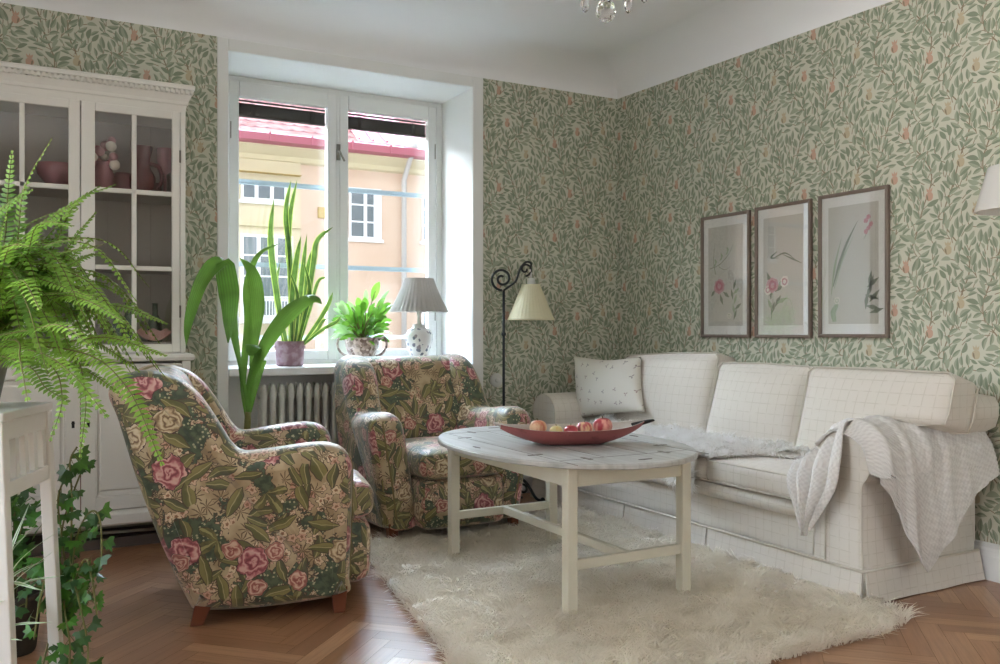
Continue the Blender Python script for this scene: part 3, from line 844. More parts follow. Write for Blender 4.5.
# sheet metal strip and valley on the roof
m = MB(); xs = fp(352,130).x; xe = fp(380,130).x
def onroof(x, up): return Vector((x, FYD-.5+up, zg+GH+.02+up*.72))
m.v = [onroof(xs,0), onroof(xe+1.2,0), onroof(xe+.1,2.6), onroof(xs,2.6)]; m.f = [(0,1,2,3)]; m.m = [0]
m.v += [Vector(p)+Vector((0,0,-.05)) for p in m.v]; m.f += [(0,4,5,1),(1,5,6,2),(2,6,7,3),(3,7,4,0)]; m.m += [0]*4
for a in (.0,.5,1.0): m.tube([onroof(lerp(xs,xe,a),0.02)+Vector((0,0,.04)), onroof(lerp(xs,xe-.3,a),2.6)+Vector((0,0,.04))], .03, 6)
m.build('sheet_roof', M['zinc'], bl, smooth=False)
# downpipe
m = MB(); a = fp(411,156,FYD-.45); b = fp(404,180,FYD-.12); c = fp(402,330,FYD-.12)
m.tube([a + Vector((0,0,.35)), a, b, Vector((b.x,b.y,c.z-6))], .06, 10)
m.lathe([(.07,0),(.16,.22),(.16,.34)], (a.x,a.y,a.z-.05), 12); m.build('downpipe', M['downpipe'], bl)
def house_window(x0, x1, z0, z1, cols=2, rows=2, curtain=True, depth=.12, Y=FYD):
    f = MB(); w = .055; Yf = Y - .015
    f.box(x0-.05, x1+.05, Yf-.03, Yf+.01, z0-.07, z0); f.box(x0, x0+w, Yf-.02, Yf, z0, z1); f.box(x1-w, x1, Yf-.02, Yf, z0, z1); f.box(x0+w, x1-w, Yf-.017, Yf, z1-w, z1); f.box(x0+w, x1-w, Yf-.017, Yf, z0, z0+w)
    for k in range(1, cols): x = lerp(x0,x1,k/cols); f.box(x-w*.7, x+w*.7, Yf-.022, Yf, z0+.001, z1-.001)
    for k in range(1, rows):
        z = lerp(z0,z1,k/rows); f.box(x0+.001, x1-.001, Yf-.013, Yf, z-.018, z+.018)
    fo = f.build('window', M['extwin'], bl, smooth=False)
    p = MB(); p.box(x0+.01, x1-.01, Yf-.002, Yf+.001, z0+.01, z1-.01)
    po = p.build('pane', M['extglass'], fo, smooth=False)
    if curtain:
        for a, b in ((.76,.93),):
            c = MB(); c.grid(lambda s,t: (lerp(x0,x1,lerp(a,b,s)), Yf-.006-.003*math.sin(s*25), lerp(z0+.06,z1-.06,t)), 14, 1)
            co = c.build('curtain', M['curtain'], fo)
    return fo
# child positions are given in building space: helper keeps sub-parts in the same frame
a, b = fp(348.6,187), fp(381,240); house_window(a.x, b.x, b.z, a.z, 2, 3)
a, b = fp(421.5,193), fp(450,243); house_window(a.x, b.x, b.z, a.z, 2, 3)
a, b = fp(348.6,300), fp(381,360); house_window(a.x, b.x, b.z-.6, a.z-.25, 2, 3)
a, b = fp(421.5,300), fp(450,360); house_window(a.x, b.x, b.z-.6, a.z-.25, 2, 3)
# yellow bay with lintel, panel and a second window below
a, b = fp(240,181), fp(286,203); house_window(a.x, b.x, b.z, a.z, 3, 1, False, Y=FYD-.06)
a, b = fp(240,234), fp(292,318); house_window(a.x, b.x, b.z, a.z, 3, 4, False, Y=FYD-.06)
a, b = fp(200,181), fp(226,203); house_window(a.x, b.x, b.z, a.z, 2, 1, False, Y=FYD-.06)
for k in range(1, 7):                    # more of the facade to the left, seen only in the picture glass
    a, b = fp(348.6,187), fp(381,240); sh_ = -4.6 - 3.6*k
    house_window(a.x+sh_, b.x+sh_, b.z, a.z, 2, 3); house_window(a.x+sh_, b.x+sh_, b.z-2.9, a.z-2.7, 2, 3)
m = MB(); a, b = fp(225,171), fp(299,177); m.box(a.x-.5, b.x, FYD-.24, FYD-.05, b.z, a.z); m.build('lintel', M['lintel'], bl, smooth=False)
m = MB(); a, b = fp(225,222), fp(299,229); m.box(a.x-.5, b.x, FYD-.12, FYD-.05, b.z, a.z); m.build('string_course', M['cornice'], bl, smooth=False)
m = MB(); a, b = fp(238,300), fp(292,318)
m.box(a.x, b.x, FYD-.50, FYD-.46, a.z-.03, a.z+.03); m.box(a.x, b.x, FYD-.50, FYD-.46, b.z-.03, b.z+.03)
for k in range(18): x = lerp(a.x, b.x, (k+.5)/18); m.box(x-.012, x+.012, FYD-.49, FYD-.47, b.z, a.z)
m.box(a.x, b.x, FYD-.5, FYD-.05, b.z-.12, b.z-.04); m.build('balcony_railing', M['extrail'], bl, smooth=False)
m = MB(); a = fp(322,213); m.box(a.x-.1, a.x+.1, FYD-.06, FYD, a.z-.12, a.z+.12); m.build('wall_vent', M['lintel'], bl, smooth=False)
hb = MB(); hx0, hx1 = XA-4, XB+4  # unseen front of this house, added to shade the facade opposite; dark against bounce
hb.box(hx0, XL-.2, .30, .62, -4.0, 7.0); hb.box(.25, hx1, .30, .62, -4.0, 7.0); hb.box(XL-.2, .25, .30, .62, CEIL+.2, 7.0); hb.box(XL-.2, .25, .30, .62, -4.0, -.05)
struct(hb.build('wall_outside', plain('grey outside render', '#6a635b', .9, .1), smooth=False))
st = MB(); st.box(XA-10, XB+10, .8, FYD+9, -4.3, -4.0)
o = struct(st.build('street', M['asphalt'], smooth=False)); o.name = 'ground'
# ------------------------------------------------------------------ display cabinet
CX0, CX1, CF = -3.862, -2.892, -.36       # upper case: left, right, front
cab = thing('display_cabinet', 'white glazed display cabinet with dentil cornice against the wallpaper', 'cabinet', (-3.377, -.2, 0))
m = MB()
LX0, LX1, LF = CX0-.02, CX1+.02, -.385
zb, zl = .165, .905
m.box(LX0, LX0+.02, LF+.03, -.02, zb, zl); m.box(LX1-.02, LX1, LF+.03, -.02, zb, zl); m.box(LX0, LX1, -.03, -.02, zb, zl); m.box(LX0, LX1, LF+.03, -.03, zb, zb+.02)
m.box(LX0, LX0+.04, LF+.005, LF+.03, zb, zl); m.box(LX1-.04, LX1, LF+.005, LF+.03, zb, zl)
m.build('lower_case', M['cabinet'], cab, smooth=False, bevel=.003)
m = MB()
prof = [(0,.0),(.014,.004),(.020,.018),(.014,.030),(0,.036)]
def rect_ring(x0,x1,y0,y1,o,z): return [Vector((x0-o,y1,z)),Vector((x0-o,y0-o,z)),Vector((x1+o,y0-o,z)),Vector((x1+o,y1,z))]
m.loft([rect_ring(LX0,LX1,LF+.004,-.02,o,zl+z) for o,z in prof]); m.build('counter_ledge', M['cabinet'], cab, smooth=False)
m = MB(); prof = [(.012,0),(.018,.01),(.018,.05),(.010,.062),(0,.07)]
m.loft([rect_ring(LX0,LX1,LF+.004,-.02,o,zb-.035+z) for o,z in prof]); m.build('plinth', M['cabinet'], cab, smooth=False)
for x in (LX0+.05, LX1-.05):
    for y in (LF+.06, -.06):
        m = MB(); m.lathe([(.016,0),(.024,.02),(.032,.07),(.030,.12),(.026,.135)], (x,y,0), 14); m.build('foot', M['cabinet'], cab)
# lower doors with raised panels
MX = -3.362
def lower_door(x0, x1, key_left):
    y0 = LF; a, b = zb+.04, zl-.012; m = MB(); w = .062
    m.box(x0, x0+w, y0, y0+.024, a, b); m.box(x1-w, x1, y0, y0+.024, a, b); m.box(x0+w, x1-w, y0, y0+.024, b-w, b); m.box(x0+w, x1-w, y0, y0+.024, a, a+w)
    m.box(x0+w, x1-w, y0+.012, y0+.02, a+w, b-w)
    X0, X1, Z0, Z1 = x0+w+.035, x1-w-.035, a+w+.045, b-w-.045
    m.loft([[Vector(p) for p in ((X0-o,y,Z0-o),(X1+o,y,Z0-o),(X1+o,y,Z1+o),(X0-o,y,Z1+o))] for o,y in ((.02,y0+.012),(.012,y0+.004),(0,y0+.004))])
    for s_ in ((x0+w, x1-w),):
        m.tube([(s_[0]+.004,y0+.006,a+w+.004),(s_[1]-.004,y0+.006,a+w+.004),(s_[1]-.004,y0+.006,b-w-.004),(s_[0]+.004,y0+.006,b-w-.004),(s_[0]+.004,y0+.006,a+w+.004)], .005, 6)
    d = m.build('lower_door', M['cabinet'], cab, smooth=False, bevel=.002)
    k = MB(); kx = x0+.03 if key_left else x1-.03; k.box(kx-.006, kx+.006, y0-.002, y0, .60, .632); k.lathe([(.008,0),(.008,.003)], (kx,y0-.003,.622), 10, M=Matrix.Rotation(PI/2,4,'X'))
    k.build('keyhole', M['dark'], d, smooth=False)
lower_door(LX0+.042, MX-.002, False); lower_door(MX+.002, LX1-.042, True)
m = MB(); m.box(MX-.0018, MX+.0018, LF+.002, LF+.02, zb+.04, zl-.012); m.build('door_edge_strip', plain('red brown edge', '#6d4a3c', .6, .2), cab, smooth=False)
# upper case
uz0, uz1 = zl+.036, 2.135
m = MB()
m.box(CX0, CX0+.02, CF+.03, -.02, uz0, uz1); m.box(CX1-.02, CX1, CF+.03, -.02, uz0, uz1)
m.box(CX0, CX0+.032, CF+.004, CF+.03, uz0, uz1); m.box(CX1-.026, CX1, CF+.004, CF+.03, uz0, uz1)
m.box(CX0, CX1, CF+.03, -.02, uz1-.02, uz1); m.box(CX0, CX1, CF+.03, -.02, uz0, uz0+.02); m.box(CX0+.032, CX1-.026, CF+.004, CF+.03, uz0, uz0+.005)
m.build('upper_case', M['cabinet'], cab, smooth=False, bevel=.003)
m = MB()
for k in range(9): m.box(CX0+.02+k*.1035, CX0+.02+k*.1035+.1025, -.028, -.020, uz0+.02, uz1-.02)
m.build('back_panel', M['cab_in'], cab, smooth=False)
dz0, dz1 = uz0+.006, uz1-.004
rows = [dz0+.040 + (dz1-dz0-.080)*k/3 for k in range(4)]
for k in (0,1,2):
    m = MB(); m.box(CX0+.021, CX1-.021, CF+.05, -.03, rows[k]-.009, rows[k]+.009); m.build('shelf', M['cab_in'], cab, smooth=False, bevel=.002)
def upper_door(x0, x1, kleft):
    m = MB(); wl_, wr_ = (.060,.036) if kleft else (.036,.048); y0, y1 = CF-.004, CF+.024; xa, xb = x0+wl_, x1-wr_
    m.box(x0, xa, y0, y1, dz0, dz1); m.box(xb, x1, y0, y1, dz0, dz1); m.box(xa, xb, y0, y1, dz1-.040, dz1); m.box(xa, xb, y0, y1, dz0, dz0+.040)
    xm = (xa+xb)/2; m.box(xm-.011, xm+.011, y0+.004, y1-.004, dz0+.038, dz1-.038)
    for k in (1,2): m.box(xa, xb, y0+.004, y1-.004, rows[k]-.011, rows[k]+.011)
    d = m.build('glazed_door', M['cabinet'], cab, smooth=False, bevel=.003)
    q = MB(); q.box(xa-.004, xb+.004, CF+.009, CF+.011, dz0+.036, dz1-.036); q.build('pane', M['cabglass'], d, smooth=False)
    k = MB(); kx = x0+.026 if kleft else x1-.026; k.lathe([(.009,0),(.006,.004),(.004,.012),(.009,.018),(.008,.024),(.002,.027)], (kx, y0-.001, 1.46), 12, M=Matrix.Rotation(PI/2,4,'X')); k.build('knob', M['brass'], d)
    k = MB()
    for z in (dz0+.2, dz1-.22):
        k = MB(); k.tube([((x1+.001) if kleft else (x0-.001), y0+.002, z-.03), ((x1+.001) if kleft else (x0-.001), y0+.002, z+.03)], .005, 8); k.build('hinge', M['brass'], d)
upper_door(CX0+.034, MX-.002, False); upper_door(MX+.002, CX1-.028, True)
m = MB(); prof = [(0,-.005),(.0,.028),(.016,.034),(.016,.052),(.040,.085),(.052,.092),(.052,.108),(.066,.114),(.066,.126),(.0,.13)]
prof = [(0,-.003),(.004,.030),(.010,.034),(.012,.048),(.026,.078),(.028,.080),(.028,.098),(.038,.104),(.040,.122),(.034,.127),(-.02,.127)]
m.loft([rect_ring(CX0,CX1,CF+.004,-.012,o,uz1+z) for o,z in prof])
for k in range(46):
    x = CX0-.026+k*.0230
    if x < CX1+.018: m.box(x, x+.012, CF-.042, CF-.022, uz1+.080, uz1+.099)
m.build('cornice', M['cabinet'], cab, smooth=False)

# things behind the glass
def vase(name, label, cat, loc, prof, mat, group=None, n=20, extra=None):
    t = thing(name, label, cat, loc, 0, group); m = MB(); m.lathe(prof, loc, n); m.build('body', mat, t)
    if extra: extra(t, loc)
    return t
s1, s2, s0 = rows[2]+.010, rows[1]+.010, rows[0]+.010
def at_cab(x, y, Y): return py(x, y, Y)
def spot(xpx, z, Y=-.2): p = py(xpx, 200, Y); return (p.x, Y, z)
def posy(t, loc):
    m = MB(); R = random.Random(5)
    for k in range(26):
        m.sphere((loc[0]+R.uniform(-.05,.05), loc[1]+R.uniform(-.04,.04), loc[2]+R.uniform(.12,.25)), R.uniform(.014,.026), 8, 6, R.choice((0,0,1,2)))
    m.build('flowers', [M['pinkink'], M['roseink'], M['paleink']], t)
vase('flower_vase', 'pink posy of flowers in a small vase on the top shelf of the glazed cabinet', 'vase', spot(103, s1, -.24), [(.03,0),(.045,.03),(.05,.08),(.035,.12),(.04,.14),(.036,.14),(.01,.12)], M['pinkglass'], extra=posy)
vase('glass_bowl', 'round pale pink ribbed glass ball on the top cabinet shelf beside the posy', 'vase', spot(122.5, s1, -.13), [(.025,0),(.05,.02),(.062,.055),(.055,.09),(.035,.112),(.03,.112),(.05,.08),(.03,.01)], M['pinkglass'])
def handled(t, loc):
    m = MB(); m.tube(catmull([(loc[0]+.03,loc[1],loc[2]+.15),(loc[0]+.075,loc[1],loc[2]+.135),(loc[0]+.09,loc[1],loc[2]+.07),(loc[0]+.06,loc[1],loc[2]+.02)],6), .010, 8); m.build('handle', M['redglass'], t)
vase('glass_jug', 'dark red glass jug with curved handle on the top cabinet shelf', 'jug', spot(142.5, s1, -.25), [(.04,0),(.06,.03),(.062,.08),(.035,.13),(.033,.16),(.05,.23),(.046,.23),(.03,.16),(.05,.08),(.03,.01)], M['redglass'], extra=handled)
vase('glass_goblet', 'dusky pink footed goblet at the right end of the top cabinet shelf', 'goblet', spot(165, s1, -.20), [(.035,0),(.034,.005),(.008,.012),(.007,.11),(.03,.125),(.038,.16),(.042,.24),(.039,.24),(.034,.16),(.01,.13)], M['pinkglass'])
vase('small_red_vase', 'small dark red vase between jug and goblet on the top cabinet shelf', 'vase', spot(155, s1, -.09), [(.02,0),(.035,.03),(.03,.06),(.02,.08),(.017,.08),(.028,.05),(.01,.01)], M['redglass'])
bot = [(.034,0),(.036,.01),(.034,.10),(.014,.14),(.013,.19),(.016,.195),(.010,.195),(.010,.14),(.03,.1),(.02,.01)]
vase('green_bottle', 'dark green bottle low in the cabinet behind the left pane of the right glazed door', 'bottle', spot(117, s0, -.2), [(r*.9,z*.8) for r,z in bot], M['greenglass'], 'bottles low in the cabinet')
vase('green_bottle', 'slim green bottle low in the cabinet behind the muntin of the right glazed door', 'bottle', spot(128, s0, -.15), bot, M['greenglass'], 'bottles low in the cabinet')
vase('green_bottle', 'green bottle at the right end of the lowest cabinet shelf', 'bottle', spot(155, s0, -.13), bot, M['greenglass'], 'bottles low in the cabinet')
t = thing('pink_shell', 'pale pink seashell dish low in the cabinet at the right', 'shell', spot(154, s0, -.24)); m = MB(); c = spot(154, s0, -.24)
m.grid(lambda s,q: (c[0]+(q*.095)*math.cos(PI*s)*1.0, c[1]-.02+.05*q*math.sin(PI*s), c[2]+.004+.055*q*q*(1+.12*math.sin(s*PI*9))), 36, 8); o = m.build('body', plain('shell pink', '#cfa39b', .5, .3, var=.15, scale=40), t)
md = o.modifiers.new('solid','SOLIDIFY'); md.thickness = .004
for k, (xp, Y, lab) in enumerate(((30,-.2,'clear tall glass low in the cabinet behind the fern, nearest the door frame'),(46,-.14,'clear stemmed glass low in the cabinet behind the fern, right of the tall one'))):
    vase('drinking_glass', lab, 'glass', spot(xp, s0, Y), [(.03,0),(.03,.004),(.006,.01),(.006,.08),(.03,.11),(.034,.19),(.032,.19),(.028,.11),(.004,.09)] if k else [(.03,0),(.034,.10),(.036,.2),(.034,.2),(.03,.02)], M['clearglass'], 'glasses low in the cabinet')
vase('patterned_bowl', 'pink patterned dish on the top shelf behind the left cabinet door', 'bowl', spot(58, s1, -.17), [(.03,0),(.05,.02),(.09,.07),(.10,.12),(.096,.12),(.08,.07),(.03,.015)], M['pinkglass'])
# flat wooden tray pushed under the cabinet
t = thing('flat_box', 'flat dark box lying on the floor under the cabinet', 'box', (-3.2,-.17,0)); m = MB()
m.box(-3.62,-2.95,-.29,-.06,0,.008); m.box(-3.62,-2.95,-.29,-.28,.008,.05); m.box(-3.62,-2.95,-.07,-.06,.008,.05); m.box(-3.62,-3.61,-.28,-.07,.008,.05); m.box(-2.96,-2.95,-.28,-.07,.008,.05); m.build('body', M['darkwood'], t, smooth=False, bevel=.002)
m = MB(); m.tube([(-3.5,-.18,.062),(-3.02,-.24,.062)], .008, 8); m.build('dowel', M['leg'], t)

# ------------------------------------------------------------------ armchairs
SIDE = [(.01,.050),(-.035,.095),(-.118,.30),(-.200,.54),(-.258,.74),(-.292,.83),(-.268,.885),(-.20,.912),(-.13,.908),(-.055,.880),(.0,.835),(.045,.775),(.09,.70),(.125,.645),(.165,.618),(.25,.624),(.38,.640),(.46,.640),(.515,.618),(.545,.57),(.550,.50),(.550,.38),(.548,.25),(.546,.12),(.54,.065),(.40,.046),(.20,.038)]
BACK = [(.10,.30),(.10,.45),(.07,.60),(.02,.70),(-.02,.78),(-.045,.84),(-.085,.885),(-.15,.905),(-.215,.895),(-.262,.85),(-.26,.74),(-.20,.54),(-.13,.36),(-.05,.28)]
HW = .42
def armchair_parts(root, off):
    P = smooth_closed(SIDE, 4)
    def shift(sgn):
        return lambda X, Z, y: sgn*(.045*sstep(.25,.62,Z)*sstep(.05,.35,X) - .03*(1-sstep(.05,.35,Z)) - .02*sstep(.62,.9,Z)) if True else 0
    for sgn in (-1, 1):
        y0, y1 = (-HW, -HW+.185) if sgn < 0 else (HW-.185, HW)
        m = MB(); m.loft(prof_extrude(P, y0, y1, .072, 6, 4, shift(sgn)))
        o = m.build('arm_and_wing', M['chintz'], root, world=False, boxuv=off + .21*sgn)
        # welt along the front face of the arm
        w = MB(); ys = y0 if sgn < 0 else y1
        f = [p for p in offset_in(P, .004)]
        line = [(p.x+.002, ys*.86 + shift(sgn)(p.x,p.y,0), p.y) for p in f if p.x > .49 and .10 < p.y < .60]
        w.tube(sorted(line, key=lambda q: q[2]), .0045, 6); w.build('welt', M['welt'], o, world=False)
    B = smooth_closed(BACK, 4); m = MB()
    m.loft(prof_extrude(B, -HW+.15, HW-.15, .03, 3, 6)); m.build('backrest', M['chintz'], root, world=False, boxuv=off+.5)
    # outer back panel
    m = MB(); OB = smooth_closed([(.02,.055),(-.030,.095),(-.112,.30),(-.194,.54),(-.248,.74),(-.19,.74),(-.13,.54),(-.05,.31),(.03,.12)], 3)
    m.loft(prof_extrude(OB, -HW+.12, HW-.12, .02, 2, 3)); m.build('outer_back', M['chintz'], root, world=False, boxuv=off+.9)
    # seat cushion, slightly domed, its front edge proud of the arms
    m = MB(); rbox(m, .06, .655, -HW+.185, HW-.185, .315, .455, .05, (.01,.0,.025), 12); m.build('seat_cushion', M['chintz'], root, world=False, boxuv=off+1.3)
    m = MB(); rbox(m, .0, .640, -HW+.185, HW-.185, .062, .318, .05, (.02,0,0), 12); m.build('front_apron', M['chintz'], root, world=False, boxuv=off+1.7)
    for sx in (0,1):
        for sy in (-1,1):
            m = MB(); y = sy*(HW-.075); 
            if sx: c = [((.475,.535),(y-.026,y+.026),.10), ((.483,.527),(y-.020,y+.020),0)]
            else: c = [((.00,.065),(y-.028,y+.028),.10), ((-.022,.022),(y-.020,y+.020),0)]
            m.loft([[Vector((x,yy,z)) for x,yy in ((a[0],b[0]),(a[1],b[0]),(a[1],b[1]),(a[0],b[1]))] for a,b,z in c]); m.build('foot', M['foot'], root, world=False, smooth=False, bevel=.004)
a1 = math.radians(-11.8)
axd = Vector((math.cos(a1), math.sin(a1),0)); axn = Vector((math.sin(a1), -math.cos(a1),0))
o1 = Vector((-3.059,-1.661,0)) + axn*(.04-HW)
ch1 = thing('armchair', 'floral armchair turned sideways in front of the cabinet, nearest the camera', 'armchair', tuple(o1), a1, 'floral armchairs')
armchair_parts(ch1, 0.0)
a2 = math.radians(A2_ROT)
ch2 = thing('armchair', 'floral armchair facing the room under the window beside the radiator', 'armchair', A2_LOC, a2, 'floral armchairs')
armchair_parts(ch2, 3.37)

# ------------------------------------------------------------------ rug
RZ = .014
RUG = [(-2.50,-2.93),(-2.40,-2.30),(-2.24,-1.25),(-2.06,-.78),(-1.5,-.66),(-.80,-.62),(-.70,-1.3),(-.70,-2.5),(-.83,-2.86),(-1.5,-2.90)]
rugm = MB(); RO = smooth_closed(RUG, 4)
cR = Vector((-1.5,-1.8))
rings = [[Vector((cR.x+(p.x-cR.x)*k, cR.y+(p.y-cR.y)*k, z)) for p in RO] for k,z in ((.965,0.001),(.965,.008),(.95,RZ),(.7,RZ),(.35,RZ))]
rugm.loft(rings, True, True)
rug = thing('shaggy_rug', 'large cream long pile rug under the coffee table', 'rug', (-1.5,-1.8,0))
rugm.build('backing', M['rug_base'], rug)
def inside(P, x, y):
    c = False; n = len(P); j = n-1
    for i in range(n):
        if (P[i].y > y) != (P[j].y > y) and x < (P[j].x-P[i].x)*(y-P[i].y)/(P[j].y-P[i].y)+P[i].x: c = not c
        j = i
    return c
def tuft_mesh(name, roots, mat, parent, Lr, Wr, lean, seed, clump=.05, origin=(0,0,0)):
    """wool locks: narrow bent blades, grouped in clumps that lean the same way; one mesh"""
    R = np.random.RandomState(seed); n = len(roots); P = np.array([r[0] for r in roots]); Nn = np.array([r[1] for r in roots])
    cell = np.floor(P/clump).astype(int); h = (cell[:,0]*73856093 ^ cell[:,1]*19349663 ^ cell[:,2]*83492791) % 4096
    tab = R.rand(4096,3)
    ang = tab[h,0]*2*PI + R.normal(0,.55,n); ln = (Lr[0]+(Lr[1]-Lr[0])*R.rand(n))*(.6+.8*tab[h,1]); le = lean*(.5+.9*R.rand(n))
    t1 = np.cross(Nn, np.array([0.31,0.77,0.55])); t1 /= np.linalg.norm(t1,axis=1)[:,None]; t2 = np.cross(Nn, t1)
    d = t1*np.cos(ang)[:,None] + t2*np.sin(ang)[:,None]; s = t2*np.cos(ang)[:,None] - t1*np.sin(ang)[:,None]
    tw = R.uniform(-.8,.8,n)[:,None]; s = s*np.cos(tw)+Nn*np.sin(tw)*.6
    w = (Wr[0]+(Wr[1]-Wr[0])*R.rand(n))[:,None]
    V = []
    for t, wf in ((0,.8),(.35,1),(.7,.75),(1,.12)):
        hgt = ln*(t*(1-.35*le*t)); out = ln*le*(t**1.6)
        c = P + Nn*hgt[:,None] + d*out[:,None]
        V += [c - s*w*wf, c + s*w*wf]
    V = np.stack(V, 1)              # n,8,3
    V[:,:,2] = np.maximum(V[:,:,2], .0025)
    V = V - np.array(origin)
    me = bpy.data.meshes.new(name); me.vertices.add(n*8); me.vertices.foreach_set('co', V.reshape(-1))
    base = (np.arange(n)*8)[:,None]
    q = np.concatenate([base + np.array([[0,1,3,2]]), base + np.array([[2,3,5,4]]), base + np.array([[4,5,7,6]])], 1).reshape(-1)
    nf = n*3; me.loops.add(nf*4); me.loops.foreach_set('vertex_index', q.astype(np.int32)); me.polygons.add(nf); me.polygons.foreach_set('loop_start', np.arange(nf, dtype=np.int32)*4); me.polygons.foreach_set('loop_total', np.full(nf,4,dtype=np.int32))
    me.update(); me.validate(); me.polygons.foreach_set('use_smooth', [True]*nf); me.materials.append(mat)
    o = bpy.data.objects.new(name, me); COL.objects.link(o); o.parent = parent; return o
RR = random.Random(21); roots = []
feet_xy = []
while len(roots) < 70000:
    x, y = RR.uniform(-2.55,-.66), RR.uniform(-2.95,-.6)
    if not inside(RO, x, y): continue
    roots.append(((x,y,RZ-.004),(0,0,1)))
pile = tuft_mesh('pile', roots, M['pile'], rug, (.028,.056), (.0016,.0030), 1.25, 5, .055, (-1.5,-1.8,0)); pile['kind'] = 'stuff'

# ------------------------------------------------------------------ coffee table
TX, TY, TZ = -1.595, -1.755, .582
tab = thing('coffee_table', 'oval cream coffee table with worn grey top standing on the shaggy rug', 'table', (TX,TY,RZ))
A_, B_ = .465, .665
def oval(a, b, z, n=72, p=2.15): 
    out = []
    for i in range(n):
        t = 2*PI*i/n; c, s = math.cos(t), math.sin(t)
        out.append(Vector((TX + a*math.copysign(abs(c)**(2/p), c), TY + b*math.copysign(abs(s)**(2/p), s), z)))
    return out
m = MB(); m.loft([oval(A_-.006,B_-.006,TZ-.022), oval(A_,B_,TZ-.018), oval(A_,B_,TZ-.006), oval(A_-.005,B_-.005,TZ)])
top = m.build('tabletop', M['tabletop'], tab, smooth=False)
# butler tray joints: inner rectangle, flap seams, hinges and hand slots
m = MB(); e = .0009
hx, hy = .30, .47
for x in (-hx, hx): m.box(TX+x-.0012, TX+x+.0012, TY-hy, TY+hy, TZ-.001, TZ+e)
for y in (-hy, hy): m.box(TX-hx, TX+hx, TY+y-.0012, TY+y+.0012, TZ-.001, TZ+e)
for sx in (-1,1):
    for sy in (-1,1):
        m.box(TX+sx*hx-.0012, TX+sx*hx+.0012, TY+sy*hy, TY+sy*(hy+.12), TZ-.001, TZ+e); 
for x in (-.1,.1): m.box(TX+x-.0008, TX+x+.0008, TY-hy, TY+hy, TZ-.001, TZ+e)
m.build('seam', M['brass'], top, smooth=False)
for (x,y,r) in ((hx,-.3,0),(hx,.3,0),(-hx,-.3,0),(-hx,.3,0),(.18,-hy,1),(-.18,-hy,1),(.18,hy,1),(-.18,hy,1)):
    m = MB(); w, l = (.030,.008) if r == 0 else (.008,.030)
    m.box(TX+x-w, TX+x+w, TY+y-l, TY+y+l, TZ-.001, TZ+.0016); m.build('hinge', M['brass'], top, smooth=False)
for (x,y,r) in ((.395,0,0),(-.395,0,0),(0,.585,1),(0,-.585,1)):
    m = MB(); w, l = (.008,.032) if r == 0 else (.032,.008)
    m.loft([[Vector((TX+x+(w)*math.cos(2*PI*k/20), TY+y+(l)*math.sin(2*PI*k/20), z)) for k in range(20)] for z in (TZ-.001, TZ+.0012)]); m.build('hand_slot', M['darkwood'], top, smooth=False)
LXh, LYh, lw = .265, .485, .0215
for sx in (-1,1):
    for sy in (-1,1):
        m = MB(); x, y = TX+sx*LXh, TY+sy*LYh; m.box(x-lw, x+lw, y-lw, y+lw, RZ+.001, TZ-.022); m.build('leg', M['leg'], tab, smooth=False, bevel=.004)
def bar(x0,x1,y0,y1,z0,z1,name): m = MB(); m.box(x0,x1,y0,y1,z0,z1); return m.build(name, M['leg'], tab, smooth=False, bevel=.003)
for sx in (-1,1): bar(TX+sx*LXh-.012, TX+sx*LXh+.012, TY-LYh+lw, TY+LYh-lw, TZ-.095, TZ-.022, 'apron')
for sy in (-1,1): bar(TX-LXh+lw, TX+LXh-lw, TY+sy*LYh-.012, TY+sy*LYh+.012, TZ-.095, TZ-.022, 'apron')
for sy in (-1,1): bar(TX-LXh+lw, TX+LXh-lw, TY+sy*LYh-.012, TY+sy*LYh+.012, .185, .222, 'stretcher')
bar(TX-.013, TX+.013, TY-LYh+.012, TY+LYh-.012, .187, .222, 'long_stretcher')

# ------------------------------------------------------------------ wooden trough bowl with apples
BC = pz(572,444,TZ); BC.z = TZ
bwl = thing('trough_bowl', 'long red painted wooden trough bowl in the middle of the coffee table', 'bowl', tuple(BC))
bx = (RGT*.985 + FWD*.17).normalized(); by = Vector((-bx.y, bx.x, 0))
def bowl_pt(u, v, inner):
    # u along -1..1, v across -1..1
    au = abs(u); Lh = .305
    w = .145*(1-.80*au**2.6) * (1 if au < .9 else 1)
    rim = .068 + .020*au**3 + (.004*max(0,u)**4)
    zb = max(0, (au-.34)/.66)**1.15*(rim-.018) if au > .34 else 0
    th = .024*(1-au**2)+.006 if inner else 0
    w -= .010 if inner else 0
    zf = zb + th + (rim - (zb + th))*abs(v)**2.6
    yy = w*math.copysign(abs(v)**.72, v)*(.62+.38*abs(v)**.8) if True else 0
    return BC + bx*(u*Lh) + by*yy + UPV*(zf + .0005)
m = MB(); m.grid(lambda s,t: bowl_pt(-1+2*s, -1+2*t, False), 40, 16, 0)
m.grid(lambda s,t: bowl_pt(-.985+1.97*s, 1-2*t, True), 40, 16, 1)
